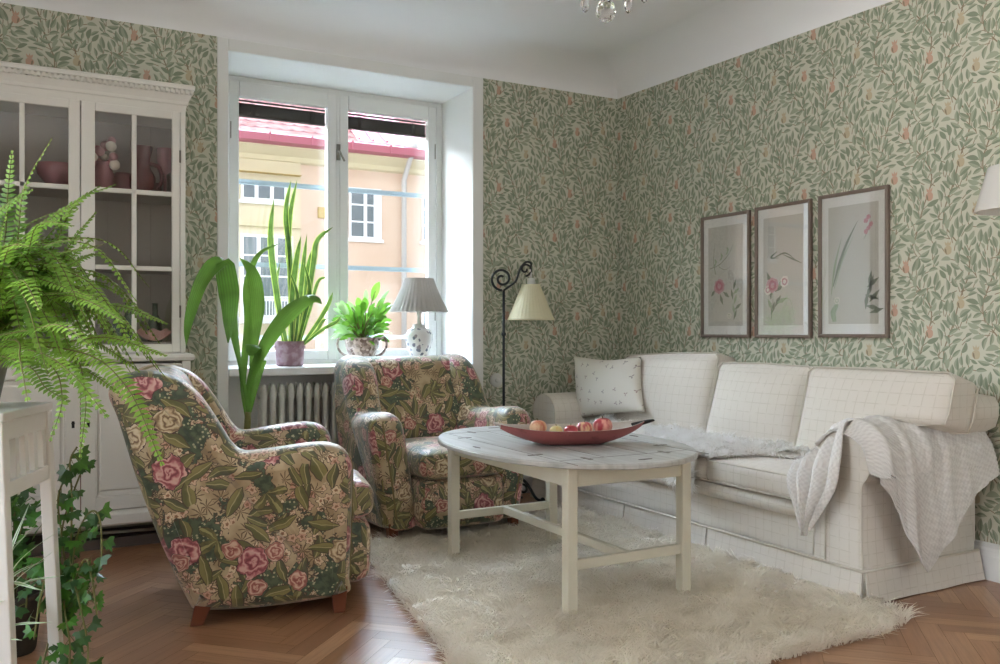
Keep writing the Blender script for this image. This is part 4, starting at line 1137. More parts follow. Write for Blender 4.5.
# rim strip joins the two skins
for v in (-1, 1):
    m.grid(lambda s,t: bowl_pt(-1+2*s, v, False).lerp(bowl_pt(-.985+1.97*s, v, True), t), 40, 1, 1)
for u in (-1, 1):
    m.grid(lambda s,t: bowl_pt(u, -1+2*s, False).lerp(bowl_pt(u*.985, -1+2*s, True), t), 16, 1, 1)
m.build('body', [M['redpaint'], M['bowlin']], bwl)
for sg, mt in ((1, M['dark']), (-1, M['bowlin'])):
    m = MB(); c = bowl_pt(sg*.97, 0, False)
    z = BC.z + .078
    P0 = BC + bx*(sg*.268) ; L_ = .085 if sg > 0 else .060
    rings = []
    for k,(t,w,h) in enumerate(((0,.038,.016),(.35,.030,.016),(.75,.022,.014),(1,.018,.009))):
        q = P0 + bx*(sg*L_*t); zz = z - .003 + .018*t
        rings.append([Vector((q.x,q.y,zz)) + by*(w*math.cos(2*PI*i/12)) + UPV*(h*.5*math.sin(2*PI*i/12)) for i in range(12)])
    m.loft(rings); m.build('handle', mt, bwl)
def apple_obj(xp, yp, r, mat, label):
    # sits in the bowl: across position from depth, height on the inner floor
    v = (xp-572)*3.78/FOC; u = v*1.0
    base = BC + bx*u; 
    c = Vector((base.x, base.y, 0)) + by*yp
    t = thing('apple', label, 'apple', (c.x, c.y, BC.z+.011), rnd.uniform(0,6), 'apples in the trough bowl')
    zc = BC.z + .030 + r*.93 + (0 if abs(u) < .1 else max(0,(abs(u)-.115))*.28)
    m = MB(); m.sphere((0,0,zc-BC.z-.011), r, 20, 14, 0, (1,1,.93), lambda d: 1 - .16*max(0,d.z)**8 - .10*max(0,-d.z)**8); m.build('flesh', mat, t, world=False)
    s = MB(); s.tube([(0,0,zc-BC.z-.011+r*.70),(.002,.001,zc-BC.z-.011+r*.9),(.006,.002,zc-BC.z-.011+r*1.05)], .0018, 6); s.build('stalk', M['stem'], t, world=False)
apple_obj(539.5, .012, .036, M['apA'], 'peach coloured apple at the left end of the row in the trough bowl')
apple_obj(556, -.010, .028, M['apB'], 'small yellow apple, second from left in the trough bowl')
apple_obj(569.5, -.022, .029, M['apC'], 'small dark red apple in the middle of the trough bowl')
apple_obj(584.5, .006, .035, M['apD'], 'red and cream striped apple, second from right in the trough bowl')
apple_obj(602.5, .0, .041, M['apE'], 'large red apple at the right end of the row in the trough bowl')
# ------------------------------------------------------------------ sofa along the right wall
SN, SF = -2.615, -.15                     # near and far outer faces
IN, IF_ = -2.375, -.415                   # inner faces of the arms
FX = -.755
sofa = thing('sofa', 'cream checked three seat sofa with skirt along the right wall under the pictures', 'sofa', (-.4,-1.38,0))
m = MB(); rbox(m, FX+.01, -.06, SN+.02, SF-.02, .10, .285, .03, (0,0,0), 10); m.build('base', M['sofa'], sofa, boxuv=.011)
m = MB(); rbox(m, FX-.022, -.10, IN, IF_, .262, .352, .044, (0,0,0), 12); m.build('seat_rail', M['sofa'], sofa, boxuv=.021)
m = MB(); rbox(m, -.27, -.035, SN-.115, SF+.02, .12, .80, .06, (.0,0,0), 14)
m.v = [(v[0], max(v[1], lerp(SN+.004, SN-.115, sstep(.60,.68,v[2]))), v[2]) for v in m.v]; m.build('back', M['sofa'], sofa, boxuv=.013)
# scroll arms: outline in (outward, z)
ARM = [(0,.10),(0,.30),(.005,.50),(.02,.585),(.07,.640),(.145,.662),(.215,.645),(.268,.595),(.280,.535),(.262,.485),(.240,.455),(.236,.40),(.236,.25),(.236,.10),(.12,.10)]
def arm(inner, sg, off):
    P = smooth_closed(ARM, 4); rings = []
    for x, ins in ((FX+.02, .03),(FX+.004,.02),(FX-.004,.010),(FX,.004),(FX+.008,0),(FX+.2,0),(-.3,0),(-.07,0),(-.055,.01)):
        Q = offset_in(P, ins); rings.append([Vector((x, inner + sg*p.x, p.y)) for p in Q])
    rings[0] = [Vector((FX-.004, v.y, v.z)) for v in rings[0]]; rings[1] = [Vector((FX-.005, v.y, v.z)) for v in rings[1]]
    m = MB(); m.loft(rings); o = m.build('arm', M['sofa'], sofa, boxuv=off)
    w = MB(); Q = offset_in(P, .006)
    line = [(FX-.002, inner+sg*p.x, p.y) for p in Q if p.y > .105]
    w.tube(line + [line[0]] if False else line, .0045, 6)
    Q2 = [(FX-.006, inner+sg*(.06), .12), (FX-.006, inner+sg*.06, .44)]; w.tube(Q2, .004, 6)
    w.build('welt', M['sofa_plain'], o)
arm(IN, -1, .003); arm(IF_, 1, .007)
# skirt panels with box pleat gaps at the corners and the cushion joints
def skirt(pts, name='skirt'):
    (xa,ya),(xb,yb) = pts; d = Vector((xb-xa,yb-ya,0)); L = d.length; d.normalize(); n = Vector((d.y,-d.x,0))
    c = (Vector((xa,ya,0))+Vector((xb,yb,0)))/2
    if n.dot(c - Vector((-.4,-1.38,0))) < 0: n = -n
    m = MB(); N = max(8, int(L/.04)); top, botz = .125, .004; outer = []; 
    def P(s, t, th):
        f = .002 + .020*t + .003*t*math.sin(s*L*19) ; ex = (.006*t*(2*s-1))
        p = Vector((xa,ya,0)) + d*(s*L + ex) + n*(f - th); return Vector((p.x,p.y, lerp(top, botz, t)))
    m.grid(lambda s,t: P(s,t,0), N, 4); m.grid(lambda s,t: P(s,t,.007), N, 4)
    for t in (0,1): m.grid(lambda s,q: P(s,t,.007*q), N, 1)
    for s0_ in (0,1): m.grid(lambda s,q: P(s0_,s,.007*q), 4, 1)
    return m.build(name, M['sofa'], sofa, boxuv=.017)
xf, yn = FX-.008, SN-.006
for a, b in ((SF, -1.100), (-1.116, -1.742), (-1.758, SN)): skirt(((xf, a), (xf, b)))
skirt(((FX, yn), (-.04, yn)))
m = MB()
for y in (-1.108, -1.75): m.box(FX-.002, FX+.012, y-.05, y+.05, .006, .12)
m.box(FX-.004, FX+.03, SN-.004, SN+.03, .006, .12)
m.build('pleat_underlay', M['sofa'], sofa, smooth=False, boxuv=.01)
m = MB(); m.tube([(xf-.004, SF, .126), (xf-.004, -1.4, .126), (xf-.004, yn-.002, .126), (-.4, yn-.004, .126), (-.05, yn-.004, .126)], .006, 8); m.build('skirt_welt', M['sofa_plain'], sofa)
# seat cushions
def welts(o, x0,x1,y0,y1,zs,r):
    w = MB()
    for z in zs:
        k = .012; P = [(x0+k,y0),(x1-k,y0),(x1,y0+k),(x1,y1-k),(x1-k,y1),(x0+k,y1),(x0,y1-k),(x0,y0+k)]
        w.tube([(a,b,z) for a,b in P+[P[0]]], r, 6)
    w.build('welt', M['sofa_plain'], o)
ys = [IF_-.004, -1.100, -1.752, IN+.004]
for k in range(3):
    m = MB(); rbox(m, FX-.03, -.25, ys[k+1]+.003, ys[k]-.003, .345, .455, .026, (.006,.0,.020), 12)
    o = m.build('seat_cushion', M['sofa'], sofa, boxuv=.005*k+.002); welts(o, FX-.027, -.255, ys[k+1]+.006, ys[k]-.006, (.352,.446), .0045)
# back cushions leaning on the back, soft boxed shape
def back_cushion(yc, w, h, zb, tilt, xc, yaw=0, thick=.17, roll=0, slump=0.0):
    Mx = Matrix.Translation((xc, yc, zb)) @ Matrix.Rotation(yaw,4,'Z') @ Matrix.Rotation(roll,4,'X') @ Matrix.Rotation(tilt,4,'Y')
    m = MB(); rbox(m, -thick/2, thick/2, -w/2, w/2, 0, h, .045, (.05,-.006,.010), 14, 0, Mx, .03)
    Mi = Mx.inverted()
    def sl(p):                       # the near end sags over the arm: its lower part is held in by the arm
        q = Mi @ Vector(p); f = slump*(1-sstep(.165,.215,q.z))*sstep(-.02,-w/2,q.y) if slump else 0
        return Mx @ Vector((q.x, q.y + f, q.z))
    m.v = [tuple(sl(p)) for p in m.v]
    o = m.build('back_cushion', M['sofa'], sofa, boxuv=.004)
    wm = MB()
    for x in (-thick/2+.010, thick/2-.010):
        k = .03; q = .004; P = [(-w/2+k,q),(w/2-k,q),(w/2-q,k),(w/2-q,h-k),(w/2-k,h-q),(0,h+.002),(-w/2+k,h-q),(-w/2+q,h-k),(-w/2+q,k)]
        PP = P+[P[0]]; PP = [(lerp(a0,a1,k/8), lerp(b0,b1,k/8)) for (a0,b0),(a1,b1) in zip(PP,PP[1:]) for k in range(8)]; wm.tube([sl(Mx @ Vector((x,a,b))) for a,b in PP], .004, 6)
    wm.build('welt', M['sofa_plain'], o)
back_cushion(-1.0, .82, .455, .465, math.radians(14), -.405, math.radians(1), thick=.15, roll=math.radians(-2.5))
back_cushion(-1.715, .63, .425, .462, math.radians(16), -.42, math.radians(0), thick=.15)
back_cushion(-2.392, .715, .42, .464, math.radians(16), -.43, math.radians(2), .18, math.radians(0.0), .34)

# throw pillow
pl = thing('throw_pillow', 'square white pillow with small grey sprigs against the far sofa arm', 'pillow', (-.56,-.62,.46))
A, B, C_, D = px(576,356,-.50), px(644,357,-.40), px(648,412,-.50), px(580,418,-.55)
def pil(s, t, sg):
    base = (A.lerp(B, s)).lerp(D.lerp(C_, s), t); n = (B-A).cross(D-A).normalized()
    if n.x > 0: n = -n
    u, v = abs(2*s-1), abs(2*t-1)
    th = .075*((1-u**2.4)*(1-v**2.4))**.55
    pin = Vector((0,0,-1))*(.018*math.sin(PI*s)*(1-t)**3*4*.5) ; cc = (A+B+C_+D)/4
    base = base + (cc-base)*((.13 if t < .5 else .05)*(1-u**1.6)*v**4 + .07*(1-v**2)*u**4)
    return base + n*sg*th + Vector((-.02,0,0)) + n*(.006*math.sin(9*s+4*t) + .008*max(0,.4-t)*math.sin(s*24))*((1-u**4)*(1-v**4))*(1 if sg>0 else 0)
m = MB(); m.grid(lambda s,t: pil(s,t,1), 28, 28); m.grid(lambda s,t: pil(s,t,-1), 28, 28)
o = m.build('cover', M['pillow'], pl, weld=1e-4)
uvl = o.data.uv_layers.new(name='UVMap')
for l in o.data.loops:
    v = o.data.vertices[l.vertex_index].co; uvl.data[l.index].uv = (v.y*1.05, v.z*1.05)

# sheepskin spread over the seat and hanging over its front edge
sk = thing('sheepskin', 'white long haired sheepskin spread over the middle of the sofa seat', 'sheepskin', (-.6,-1.4,.47))
def seat_h(x, y):
    u = (x-(-.52))/.27
    return .457 + .020*max(0,1-u*u) + .004
SK = smooth_closed([(-.30,-.62),(-.40,-.52),(-.56,-.60),(-.74,-.66),(-.765,-1.10),(-.77,-1.45),(-.78,-1.62),(-.775,-1.80),(-.70,-1.86),(-.62,-1.90),(-.56,-2.10),(-.50,-2.30),(-.42,-2.32),(-.33,-2.1),(-.31,-1.6),(-.30,-1.1)], 5)
m = MB(); rings = []
cS = Vector((-.52,-1.45))
for k, dz in ((1,-.004),(1,.006),(.85,.008),(.5,.010),(.15,.010)):
    rings.append([Vector((cS.x+(p.x-cS.x)*k, cS.y+(p.y-cS.y)*k, seat_h(cS.x+(p.x-cS.x)*k, 0)+dz)) for p in SK])
m.loft(rings)
# flap hanging down in front
def flap(s, t, th):
    y = lerp(-1.49, -1.745, s); drop = (.14 + .03*math.sin(PI*s))*t
    x = -.80 - .008 - .012*math.sin(PI*min(1,t*1.3)) - th
    if t < .18: x = lerp(-.755, x, t/.18)
    return Vector((x, lerp(y, (y-1.62)*.0 + lerp(-1.55,-1.715,s), t), lerp(.478, .478-drop, t)))
m.grid(lambda s,t: flap(s,t,0), 10, 10); m.grid(lambda s,t: flap(s,t,.008), 10, 10)
m.build('hide', M['sheep_base'], sk)
R2 = random.Random(9); roots = []
while len(roots) < 17000:
    x, y = R2.uniform(-.80,-.28), R2.uniform(-2.34,-.5)
    if inside(SK, x, y): 
        lump = .020*math.sin(x*26+y*9)*math.sin(y*17-x*5) + .016
        roots.append(((x,y,seat_h(x,y)+.006+max(0,lump)),(-.35,-.1,.93)))
for k in range(4200):
    s, t = R2.random(), R2.uniform(.1,1); q = flap(s,t,.006); roots.append((tuple(q), (-.93,0,.1-.5*t)))
for k in range(1800):
    p = R2.choice(SK); q = Vector((p.x+R2.uniform(-.012,.012), p.y+R2.uniform(-.012,.012))); d = Vector((q.x-cS.x, (q.y-cS.y)*.4)).normalized()
    roots.append(((q.x,q.y,seat_h(q.x,0)+.004), tuple(Vector((d.x*.6,d.y*.6,.8)).normalized())))
wool = tuft_mesh('wool', [(r[0], tuple(Vector(r[1]).normalized())) for r in roots], M['sheep'], sk, (.022,.044), (.0011,.0022), 1.15, 8, .045, (-.6,-1.4,.47)); wool['kind'] = 'stuff'

# knitted blanket over the near arm: main sheet + gathered bunch in front
bk = thing('knitted_blanket', 'pale grey waffle knit blanket draped over the near sofa arm', 'blanket', (-.5,-2.5,.66))
armpath = [( -.03,.47),(-.016,.54),(0.0,.598),(.045,.652),(.10,.680),(.15,.684),(.21,.668),(.262,.632),(.296,.585),(.306,.54),(.309,.50)]
AP = [Vector((IN - o, z)) for o, z in armpath]
cum = [0]
for a, b in zip(AP, AP[1:]): cum.append(cum[-1] + (b-a).length)
ROLL = cum[-1]
def along(s):
    if s >= ROLL: return Vector((AP[-1].x - .02*min(1,(s-ROLL)/.2), AP[-1].y - (s-ROLL)))
    for i in range(len(AP)-1):
        if s <= cum[i+1]: return AP[i].lerp(AP[i+1], (s-cum[i])/(cum[i+1]-cum[i]))
low = [(-.745,.475),(-.70,.42),(-.66,.30),(-.60,.20),(-.525,.115),(-.47,.155),(-.40,.215),(-.30,.315),(-.20,.39),(-.12,.43),(-.04,.455)]
instart = [(-.745,.14),(-.66,.02),(-.5,-.0),(-.40,-.0),(-.075,.0)]
def sheet(s, t, th):
    x = lerp(-.745, -.045, s)
    zlow = interp(low, x); smax = ROLL + max(0.0, .50 - zlow); s0_ = interp(instart, x)
    q = along(lerp(s0_, smax, t)); hang = max(0, (lerp(s0_,smax,t)-ROLL))
    wave = .010*math.sin(x*30+1)*min(1,hang*6) + .006*math.sin(x*55 + t*3)
    sl_ = lerp(s0_, smax, t); knit = .0028*math.sin(2*PI*x/.021)*math.sin(2*PI*sl_/.017)*(1 if th > 0 else 0)
    out = .006 + th + knit + max(0, wave) + .006*math.sin(t*9+x*14)**2
    # outward normal of the arm roll, approximated from the roll centre
    c = Vector((IN-.155,.54)); n = Vector((q.x-c.x, q.y-c.y)); 
    if hang > 0: n = Vector((-1,0))
    n.normalize(); q = q + n*out
    x = x + .012*math.sin(t*7)
    if s < .09:                      # the front hem tips over the end of the arm
        f = (.09-s)/.09; d_ = Vector((q.x-c.x, q.y-c.y)); k_ = max(.2, 1 - (.040*f)/d_.length) if hang <= 0 else 1 - .0*f
        if hang <= 0: q = c + d_*k_
        x = lerp(FX-.022, sheet_x(.09)+.012*math.sin(t*7), (1-f)**.8) if hang <= 0 else lerp(sheet_x(.09), FX-.012, f)
        x += th*(-1)
    return Vector((x, q.x, q.y))
def sheet_x(s): return lerp(-.745, -.045, s)
def uv_from(o, fn):
    u = o.data.uv_layers.new(name='UVMap')
    for l in o.data.loops: u.data[l.index].uv = fn(l.vertex_index)
NU, NV = 150, 170
m = MB(); m.grid(lambda s,t: sheet(s,t,.007), NU, NV); m.grid(lambda s,t: sheet(s,t,0), NU, NV)
for e_ in (0,1): m.grid(lambda s,q: sheet(s,e_,.007*q), NU, 1); m.grid(lambda t,q: sheet(e_,t,.007*q), NV, 1)
o = m.build('main_sheet', M['knit'], bk); 
gu = [((k//(NV+1))%(NU+1)/NU*.67, (k%(NV+1))/NV*.72) for k in range(2*(NU+1)*(NV+1))]
uv_from(o, lambda i: gu[i] if i < len(gu) else (0,0))
# second layer seen on the far side of the arm top
def fold(s, t, th):
    x = lerp(-.16, -.045, s); zl = lerp(.44, .52, s) ; s1_ = ROLL + max(0,.50-zl); q = along(lerp(.25, s1_, t))
    c = Vector((IN-.155,.54)); n = Vector((q.x-c.x, q.y-c.y)); n = Vector((-1,0)) if q.y < .5 else n.normalized()
    q = q + n*(.002+th); return Vector((x, q.x, q.y))
m = MB(); m.grid(lambda s,t: fold(s,t,.006), 10, 40); m.grid(lambda s,t: fold(s,t,0), 10, 40); o = m.build('under_fold', M['knit'], bk); uv_from(o, lambda i: ((i//41)%11*.012, (i%41)*.015))
# gathered bunch: pleated strip that comes off the arm, crosses the cushion corner and hangs in front
keyA = [(-.60,-2.50,.676),(-.735,-2.53,.672),(-.800,-2.565,.560),(-.815,-2.555,.440),(-.818,-2.48,.32),(-.815,-2.43,.252)]   # right edge
keyB = [(-.50,-2.34,.560),(-.60,-2.31,.510),(-.76,-2.30,.492),(-.826,-2.325,.445),(-.832,-2.360,.36),(-.822,-2.395,.246)]   # left edge
CA, CB = catmull(keyA, 24), catmull(keyB, 24)
def bunch(s, t, th):
    k = t*(len(CA)-1); i = min(int(k), len(CA)-2); f = k-i
    a, b = CA[i].lerp(CA[i+1],f), CB[i].lerp(CB[i+1],f)
    p = a.lerp(b, s); w = (b-a).length
    out = Vector((-.8,0,.6)) if t < .45 else Vector((-1,0,.1)); out.normalize()
    pl_ = abs(math.sin(s*PI*3.3 + .4 + t*.9))**.8; amp = .042*(1-.25*t)
    kn = .0028*math.sin(s*w*2*PI/.018)*math.sin(t*.62*2*PI/.017)*(1 if th > 0 else 0)
    return p + out*(.012 + th + kn + amp*pl_*(.3+.7*math.sin(PI*min(1,max(0,s*.9+.05))))) + Vector((0,0,.02*math.sin(s*11)*(t**2)))
m = MB(); m.grid(lambda s,t: bunch(s,t,.007), 90, 140); m.grid(lambda s,t: bunch(s,t,0), 90, 140)
for e_ in (0,1): m.grid(lambda s,q: bunch(s,e_,.007*q), 90, 1); m.grid(lambda t,q: bunch(e_,t,.007*q), 140, 1)
o = m.build('gathered_end', M['knit'], bk); uv_from(o, lambda i: ((i//141)%91*.004, (i%141)*.0044))

# ------------------------------------------------------------------ pictures
def picture(y0, y1, z0, z1, label, art, tilt):
    t = thing('framed_print', label, 'picture', (-.012, (y0+y1)/2, z0), 0, 'framed flower prints')
    w = .018; xb, xf_ = -.004, -.026
    m = MB()
    out = [(y0,z0),(y1,z0),(y1,z1),(y0,z1)]; inn = [(y0-w,z0+w),(y1+w,z0+w),(y1+w,z1-w),(y0-w,z1-w)]
    mid_ = [(y0-w*.4,z0+w*.4),(y1+w*.4,z0+w*.4),(y1+w*.4,z1-w*.4),(y0-w*.4,z1-w*.4)]
    # y0 is the far (left) edge, y1 < y0 the near (right) edge
    m.loft([[Vector((x,a,b)) for a,b in P] for x,P in ((xb,out),(xf_+.004,out),(xf_,mid_),(xf_+.006,inn),(xb,inn))], True, False)
    m.build('frame', M['frame'], t, smooth=False)
    m = MB(); m.box(-.011,-.006,y1+w-.002,y0-w+.002,z0+w-.002,z1-w+.002); mo = m.build('mount', M['mount'], t, smooth=False)
    bw, bh = .040, .050; Y0, Y1, Z0, Z1 = y0-w-bw, y1+w+bw, z0+w+bh, z1-w-bh
    m = MB(); m.box(-.0118,-.0108,Y1,Y0,Z0,Z1,0)
    def P2(u, v, lay=0): return Vector((-.0120-.0002*lay, lerp(Y0,Y1,u), lerp(Z0,Z1,v)))
    asp = (Y0-Y1)/(Z1-Z0)
    def blade(pts, wds, mi, lay=1):
        L = catmull([(p[0]*asp, p[1], 0) for p in pts], 6); n = len(L); lo, hi = [], []
        for i, p in enumerate(L):
            d = (L[min(i+1,n-1)]-L[max(i-1,0)]).normalized(); nn = Vector((-d.y,d.x,0)); ww = interp([(k/(len(wds)-1),q) for k,q in enumerate(wds)], i/(n-1))
            lo.append(p-nn*ww); hi.append(p+nn*ww)
        for i in range(n-1):
            m.add([P2(q.x/asp, q.y, lay) for q in (lo[i],lo[i+1],hi[i+1],hi[i])], [(0,1,2,3)], mi)
    def flower(u, v, r, mi, mi2, n=7, lay=2):
        R3 = random.Random(int(u*1000+v*77))
        for ring, (rr, m_) in enumerate(((1,mi),(.66,mi2),(.36,mi))):
            for k in range(n):
                a = 2*PI*(k+.5*ring)/n + R3.uniform(-.2,.2); c = (u + math.cos(a)*r*.55*rr/asp, v + math.sin(a)*r*.55*rr); q = r*.5*rr*R3.uniform(.85,1.15)
                m.add([P2(c[0]+q*math.cos(2*PI*j/9)/asp, c[1]+q*math.sin(2*PI*j/9), lay+ring*2+(k%2)*.9) for j in range(9)], [tuple(range(9))], m_)
    def leaf(u, v, ang, L, mi, wd=.018): blade([(u,v),(u+math.cos(ang)*L*.5/asp, v+math.sin(ang)*L*.5),(u+math.cos(ang)*L/asp, v+math.sin(ang)*L)], [.002,wd,.001], mi, 1.5)
    art(blade, flower, leaf)
    m.build('print', [M['print'], M['ink'], M['ink2'], M['pinkink'], M['roseink'], M['paleink']], mo, smooth=False)
    m = MB(); m.box(-.0185,-.0165,y1+w-.001,y0-w+.001,z0+w-.001,z1-w+.001); m.build('glass', M['picglass'], t, smooth=False)
def art1(blade, flower, leaf):
    blade([(.05,.58),(.35,.62),(.62,.72),(.72,.80)], [.003,.003,.002], 1); blade([(.22,.52),(.16,.66),(.2,.84)], [.003,.003,.001], 1); blade([(.3,.6),(.5,.56),(.7,.6)], [.002,.002,.001], 1)
    for a in range(9): leaf(.15+.06*a, .60+.018*a, .6+(a%3)*.9, .06, 2, .009)
    flower(.33,.40,.075,3,4,8); leaf(.35,.32,-1.2,.12,1,.02); leaf(.45,.34,-.6,.10,1,.02); leaf(.2,.36,-2.3,.08,1,.018)
    for k in range(7): leaf(.75+.03*math.sin(k), .06+.05*k, 1.2+.7*math.sin(k*2.1), .11, 1+(k%2), .017)
    flower(.62,.10,.03,5,2,6)
def art2(blade, flower, leaf):
    flower(.24,.37,.07,3,4,8); flower(.55,.40,.05,5,3,7); flower(.12,.33,.045,5,3,6)
    for k in range(9): leaf(.2+.05*(k%4), .10+.035*k, .4+.9*math.sin(k*1.7)+.8, .13, 1+(k%2), .022)
    blade([(.25,.62),(.55,.66),(.8,.60)], [.004,.008,.001], 1); blade([(.35,.68),(.2,.63),(.4,.62)], [.004,.010,.001], 1); leaf(.5,.65,-.4,.25,1,.008)
    blade([(.2,.05),(.25,.2),(.24,.36)], [.003,.003,.002], 1); blade([(.55,.25),(.7,.22),(.8,.05)], [.002,.002,.001], 2)
def art3(blade, flower, leaf):
    blade([(.10,.32),(.22,.5),(.38,.68),(.60,.86)], [.004,.013,.012,.001], 1); blade([(.06,.25),(.14,.5),(.28,.74)], [.004,.012,.001], 2); blade([(.12,.3),(.3,.55),(.52,.74)], [.003,.008,.001], 2)
    blade([(.72,.70),(.80,.78),(.86,.90)], [.002,.002,.001], 1)
    for k in range(5): flower(.76+.05*(k%3), .76+.03*k, .02, 4, 3, 5)
    for k in range(8): leaf(.78+.05*math.sin(k*2), .30-.03*k, .6+.9*math.sin(k*2.3), .14, 1, .02)
    leaf(.82,.3,1.4,.14,1,.02); flower(.18,.2,.03,5,2,6)
    blade([(.13,.02),(.10,.10),(.17,.16),(.12,.22)], [.02,.028,.02,.008], 2)
picture(-.868, -1.266, 1.012, 1.731, 'narrow framed flower print, leftmost of the three above the sofa', art1, 0)
picture(-1.309, -1.702, 1.013, 1.737, 'framed print with pink bloom, middle of the three above the sofa', art2, 0)
picture(-1.751, -2.162, 1.018, 1.742, 'framed print of long leaves, rightmost of the three above the sofa', art3, 0)
# ------------------------------------------------------------------ pleated shades and lamps
def pleated(mb, c, r0, z0, r1, z1, n=30, depth=.02, nz=6, flare=0, mi=0, axis=None):
    N = n*4
    def P(s, t, ins):
        a = 2*PI*s; r = lerp(r0, r1, t); r = r*(1 + depth*(.5+.5*math.cos(n*a))) + flare*math.sin(PI*t) - ins
        return Vector(c) + Vector((r*math.cos(a), r*math.sin(a), lerp(z0, z1, t)))
    mb.grid(lambda s,t: P(s,t,0), N, nz, mi); mb.grid(lambda s,t: P(s,t,.0025), N, nz, mi)
    for t in (0,1): mb.grid(lambda s,q: P(s,t,.0025*q), N, 1, mi)
def ringtube(mb, c, r, rad, n=40, mi=0): mb.tube([(c[0]+r*math.cos(2*PI*k/n), c[1]+r*math.sin(2*PI*k/n), c[2]) for k in range(n+1)], rad, 8, mi, False)

# floor lamp by the corner
FLX, FLY = -.992, -.175
fl = thing('floor_lamp', 'black wrought iron floor lamp with cream pleated shade in the corner', 'lamp', (FLX,FLY,0))
m = MB(); m.tube([(FLX,FLY,.06),(FLX,FLY,1.30)], .0085, 10); m.lathe([(.012,0),(.015,.01),(.012,.02)], (FLX,FLY,1.02), 12); m.build('pole', M['iron'], fl)
def spiral(c, d, r0, turns, sgn=1, n=40):
    out = []
    for k in range(n+1):
        f = k/n; a = sgn*2*PI*turns*f - PI/2; r = r0*(1-.82*f); out.append(Vector(c) + Vector(d)*(r*math.cos(a)) + Vector((0,0,r*math.sin(a))))
    return out
dl = Vector((.92,-.39,0)).normalized()
m = MB(); m.tube(spiral((FLX-.012,FLY,1.372), dl, .072, 1.6, -1), .0075, 8); m.build('scroll', M['iron'], fl)
SHC = py(531,300,-.24)
m = MB(); pts = catmull([(FLX+.03,FLY,1.32), tuple(Vector((FLX,FLY,1.36))+dl*.075), tuple(Vector((FLX,FLY,1.43))+dl*.10), tuple(Vector((FLX,FLY,1.475))+dl*.135), tuple(Vector((FLX,FLY,1.470))+dl*.17), tuple(Vector((FLX,FLY,1.435))+dl*.165)], 6)
m.tube([(FLX,FLY,1.30)]+pts, .007, 8); m.tube(spiral(tuple(Vector((FLX,FLY,1.432))+dl*.135), dl, .042, 1.3, 1), .0065, 8); m.build('arm', M['iron'], fl)
sc_ = Vector((SHC.x, SHC.y, 0))
m = MB(); m.lathe([(.022,1.325),(.024,1.33),(.024,1.372),(.018,1.378)], (sc_.x,sc_.y,0), 16); m.tube([(sc_.x,sc_.y,1.378),(sc_.x,sc_.y,1.40),tuple(Vector((FLX,FLY,1.432))+dl*.165)], .007, 8); m.build('lamp_holder', M['whitepot'], fl)
m = MB(); pleated(m, (sc_.x,sc_.y,0), .142, 1.118, .055, 1.335, 34, .035, 8); ringtube(m, (sc_.x,sc_.y,1.121), .143, .004); ringtube(m, (sc_.x,sc_.y,1.335), .056, .004); m.build('lamp_shade', M['shade_cream'], fl)
for k in range(3):
    a = -.75 + k*2*PI/3; d = Vector((math.cos(a), math.sin(a), 0)); 
    if k: d = d*.55
    m = MB(); B0 = Vector((FLX,FLY,0))
    m.tube(catmull([B0+Vector((0,0,.16)), B0+d*.06+Vector((0,0,.17)), B0+d*.14+Vector((0,0,.12)), B0+d*.20+Vector((0,0,.03)), B0+d*.235+Vector((0,0,.012))], 6), .009, 8)
    m.tube(spiral(tuple(B0+d*.12+Vector((0,0,.075))), d, .05, 1.2, -1), .007, 8)
    m.sphere(tuple(B0+d*.245+Vector((0,0,.0165))), .0165, 12, 8); m.build('foot', M['iron'], fl)

# table lamp on the sill
TL = py(419,353,.17); TLz = SILL
tl = thing('table_lamp', 'white porcelain table lamp with grey pleated shade on the windowsill', 'lamp', (TL.x, TL.y, TLz))
K = .93
m = MB(); m.lathe([(.052*K,0),(.055*K,.006),(.052*K,.012)], (TL.x,TL.y,TLz+.0005), 24); m.build('base', M['dark'], tl)
m = MB(); m.lathe([(r*K,z*K) for r,z in ((.045,.013),(.050,.02),(.062,.06),(.080,.11),(.092,.16),(.092,.195),(.078,.225),(.05,.24),(.044,.245),(.044,.256),(.04,.258))], (TL.x,TL.y,TLz), 32); m.build('body', M['porcelain'], tl)
m = MB(); m.lathe([(.045,.240),(.036,.247),(.012,.25),(.010,.30),(.014,.305),(.014,.34),(.006,.345)], (TL.x,TL.y,TLz), 16); m.build('lamp_holder', M['whitepot'], tl)
m = MB(); pleated(m, (TL.x,TL.y,TLz), .178, .325, .088, .535, 36, .05, 8, -.006)
ringtube(m, (TL.x,TL.y,TLz+.533), .089, .003)
for k in range(3): a = k*2*PI/3; m.tube([(TL.x,TL.y,TLz+.345),(TL.x+.09*math.cos(a),TL.y+.09*math.sin(a),TLz+.53)], .002, 6)
m.build('lamp_shade', M['shade_grey'], tl)

# wall lamp at the right edge
WLX, WLY = -.24, -2.905
wl_ = thing('wall_lamp', 'white conical shade of a wall lamp at the right edge of the wallpapered wall', 'lamp', (-.01,WLY,1.6))
m = MB(); m.lathe([(.05,0),(.05,.012),(.035,.022)], (-.001,WLY,1.60), 20, M=Matrix.Rotation(-PI/2,4,'Y')); m.build('wall_plate', M['brass'], wl_)
m = MB(); m.tube(catmull([(-.02,WLY,1.60),(-.10,WLY,1.56),(-.20,WLY,1.52),(WLX,WLY,1.56),(WLX,WLY,1.60)],6), .007, 8); m.build('arm', M['brass'], wl_)
m = MB(); pleated(m, (WLX,WLY,0), .152, 1.515, .103, 1.688, 3, .0, 4)
for a in (0, 2.1, 4.2): m.tube([(WLX,WLY,1.60),(WLX+.106*math.cos(a),WLY+.106*math.sin(a),1.672)], .002, 6)
m.build('lamp_shade', M['shade_white'], wl_)

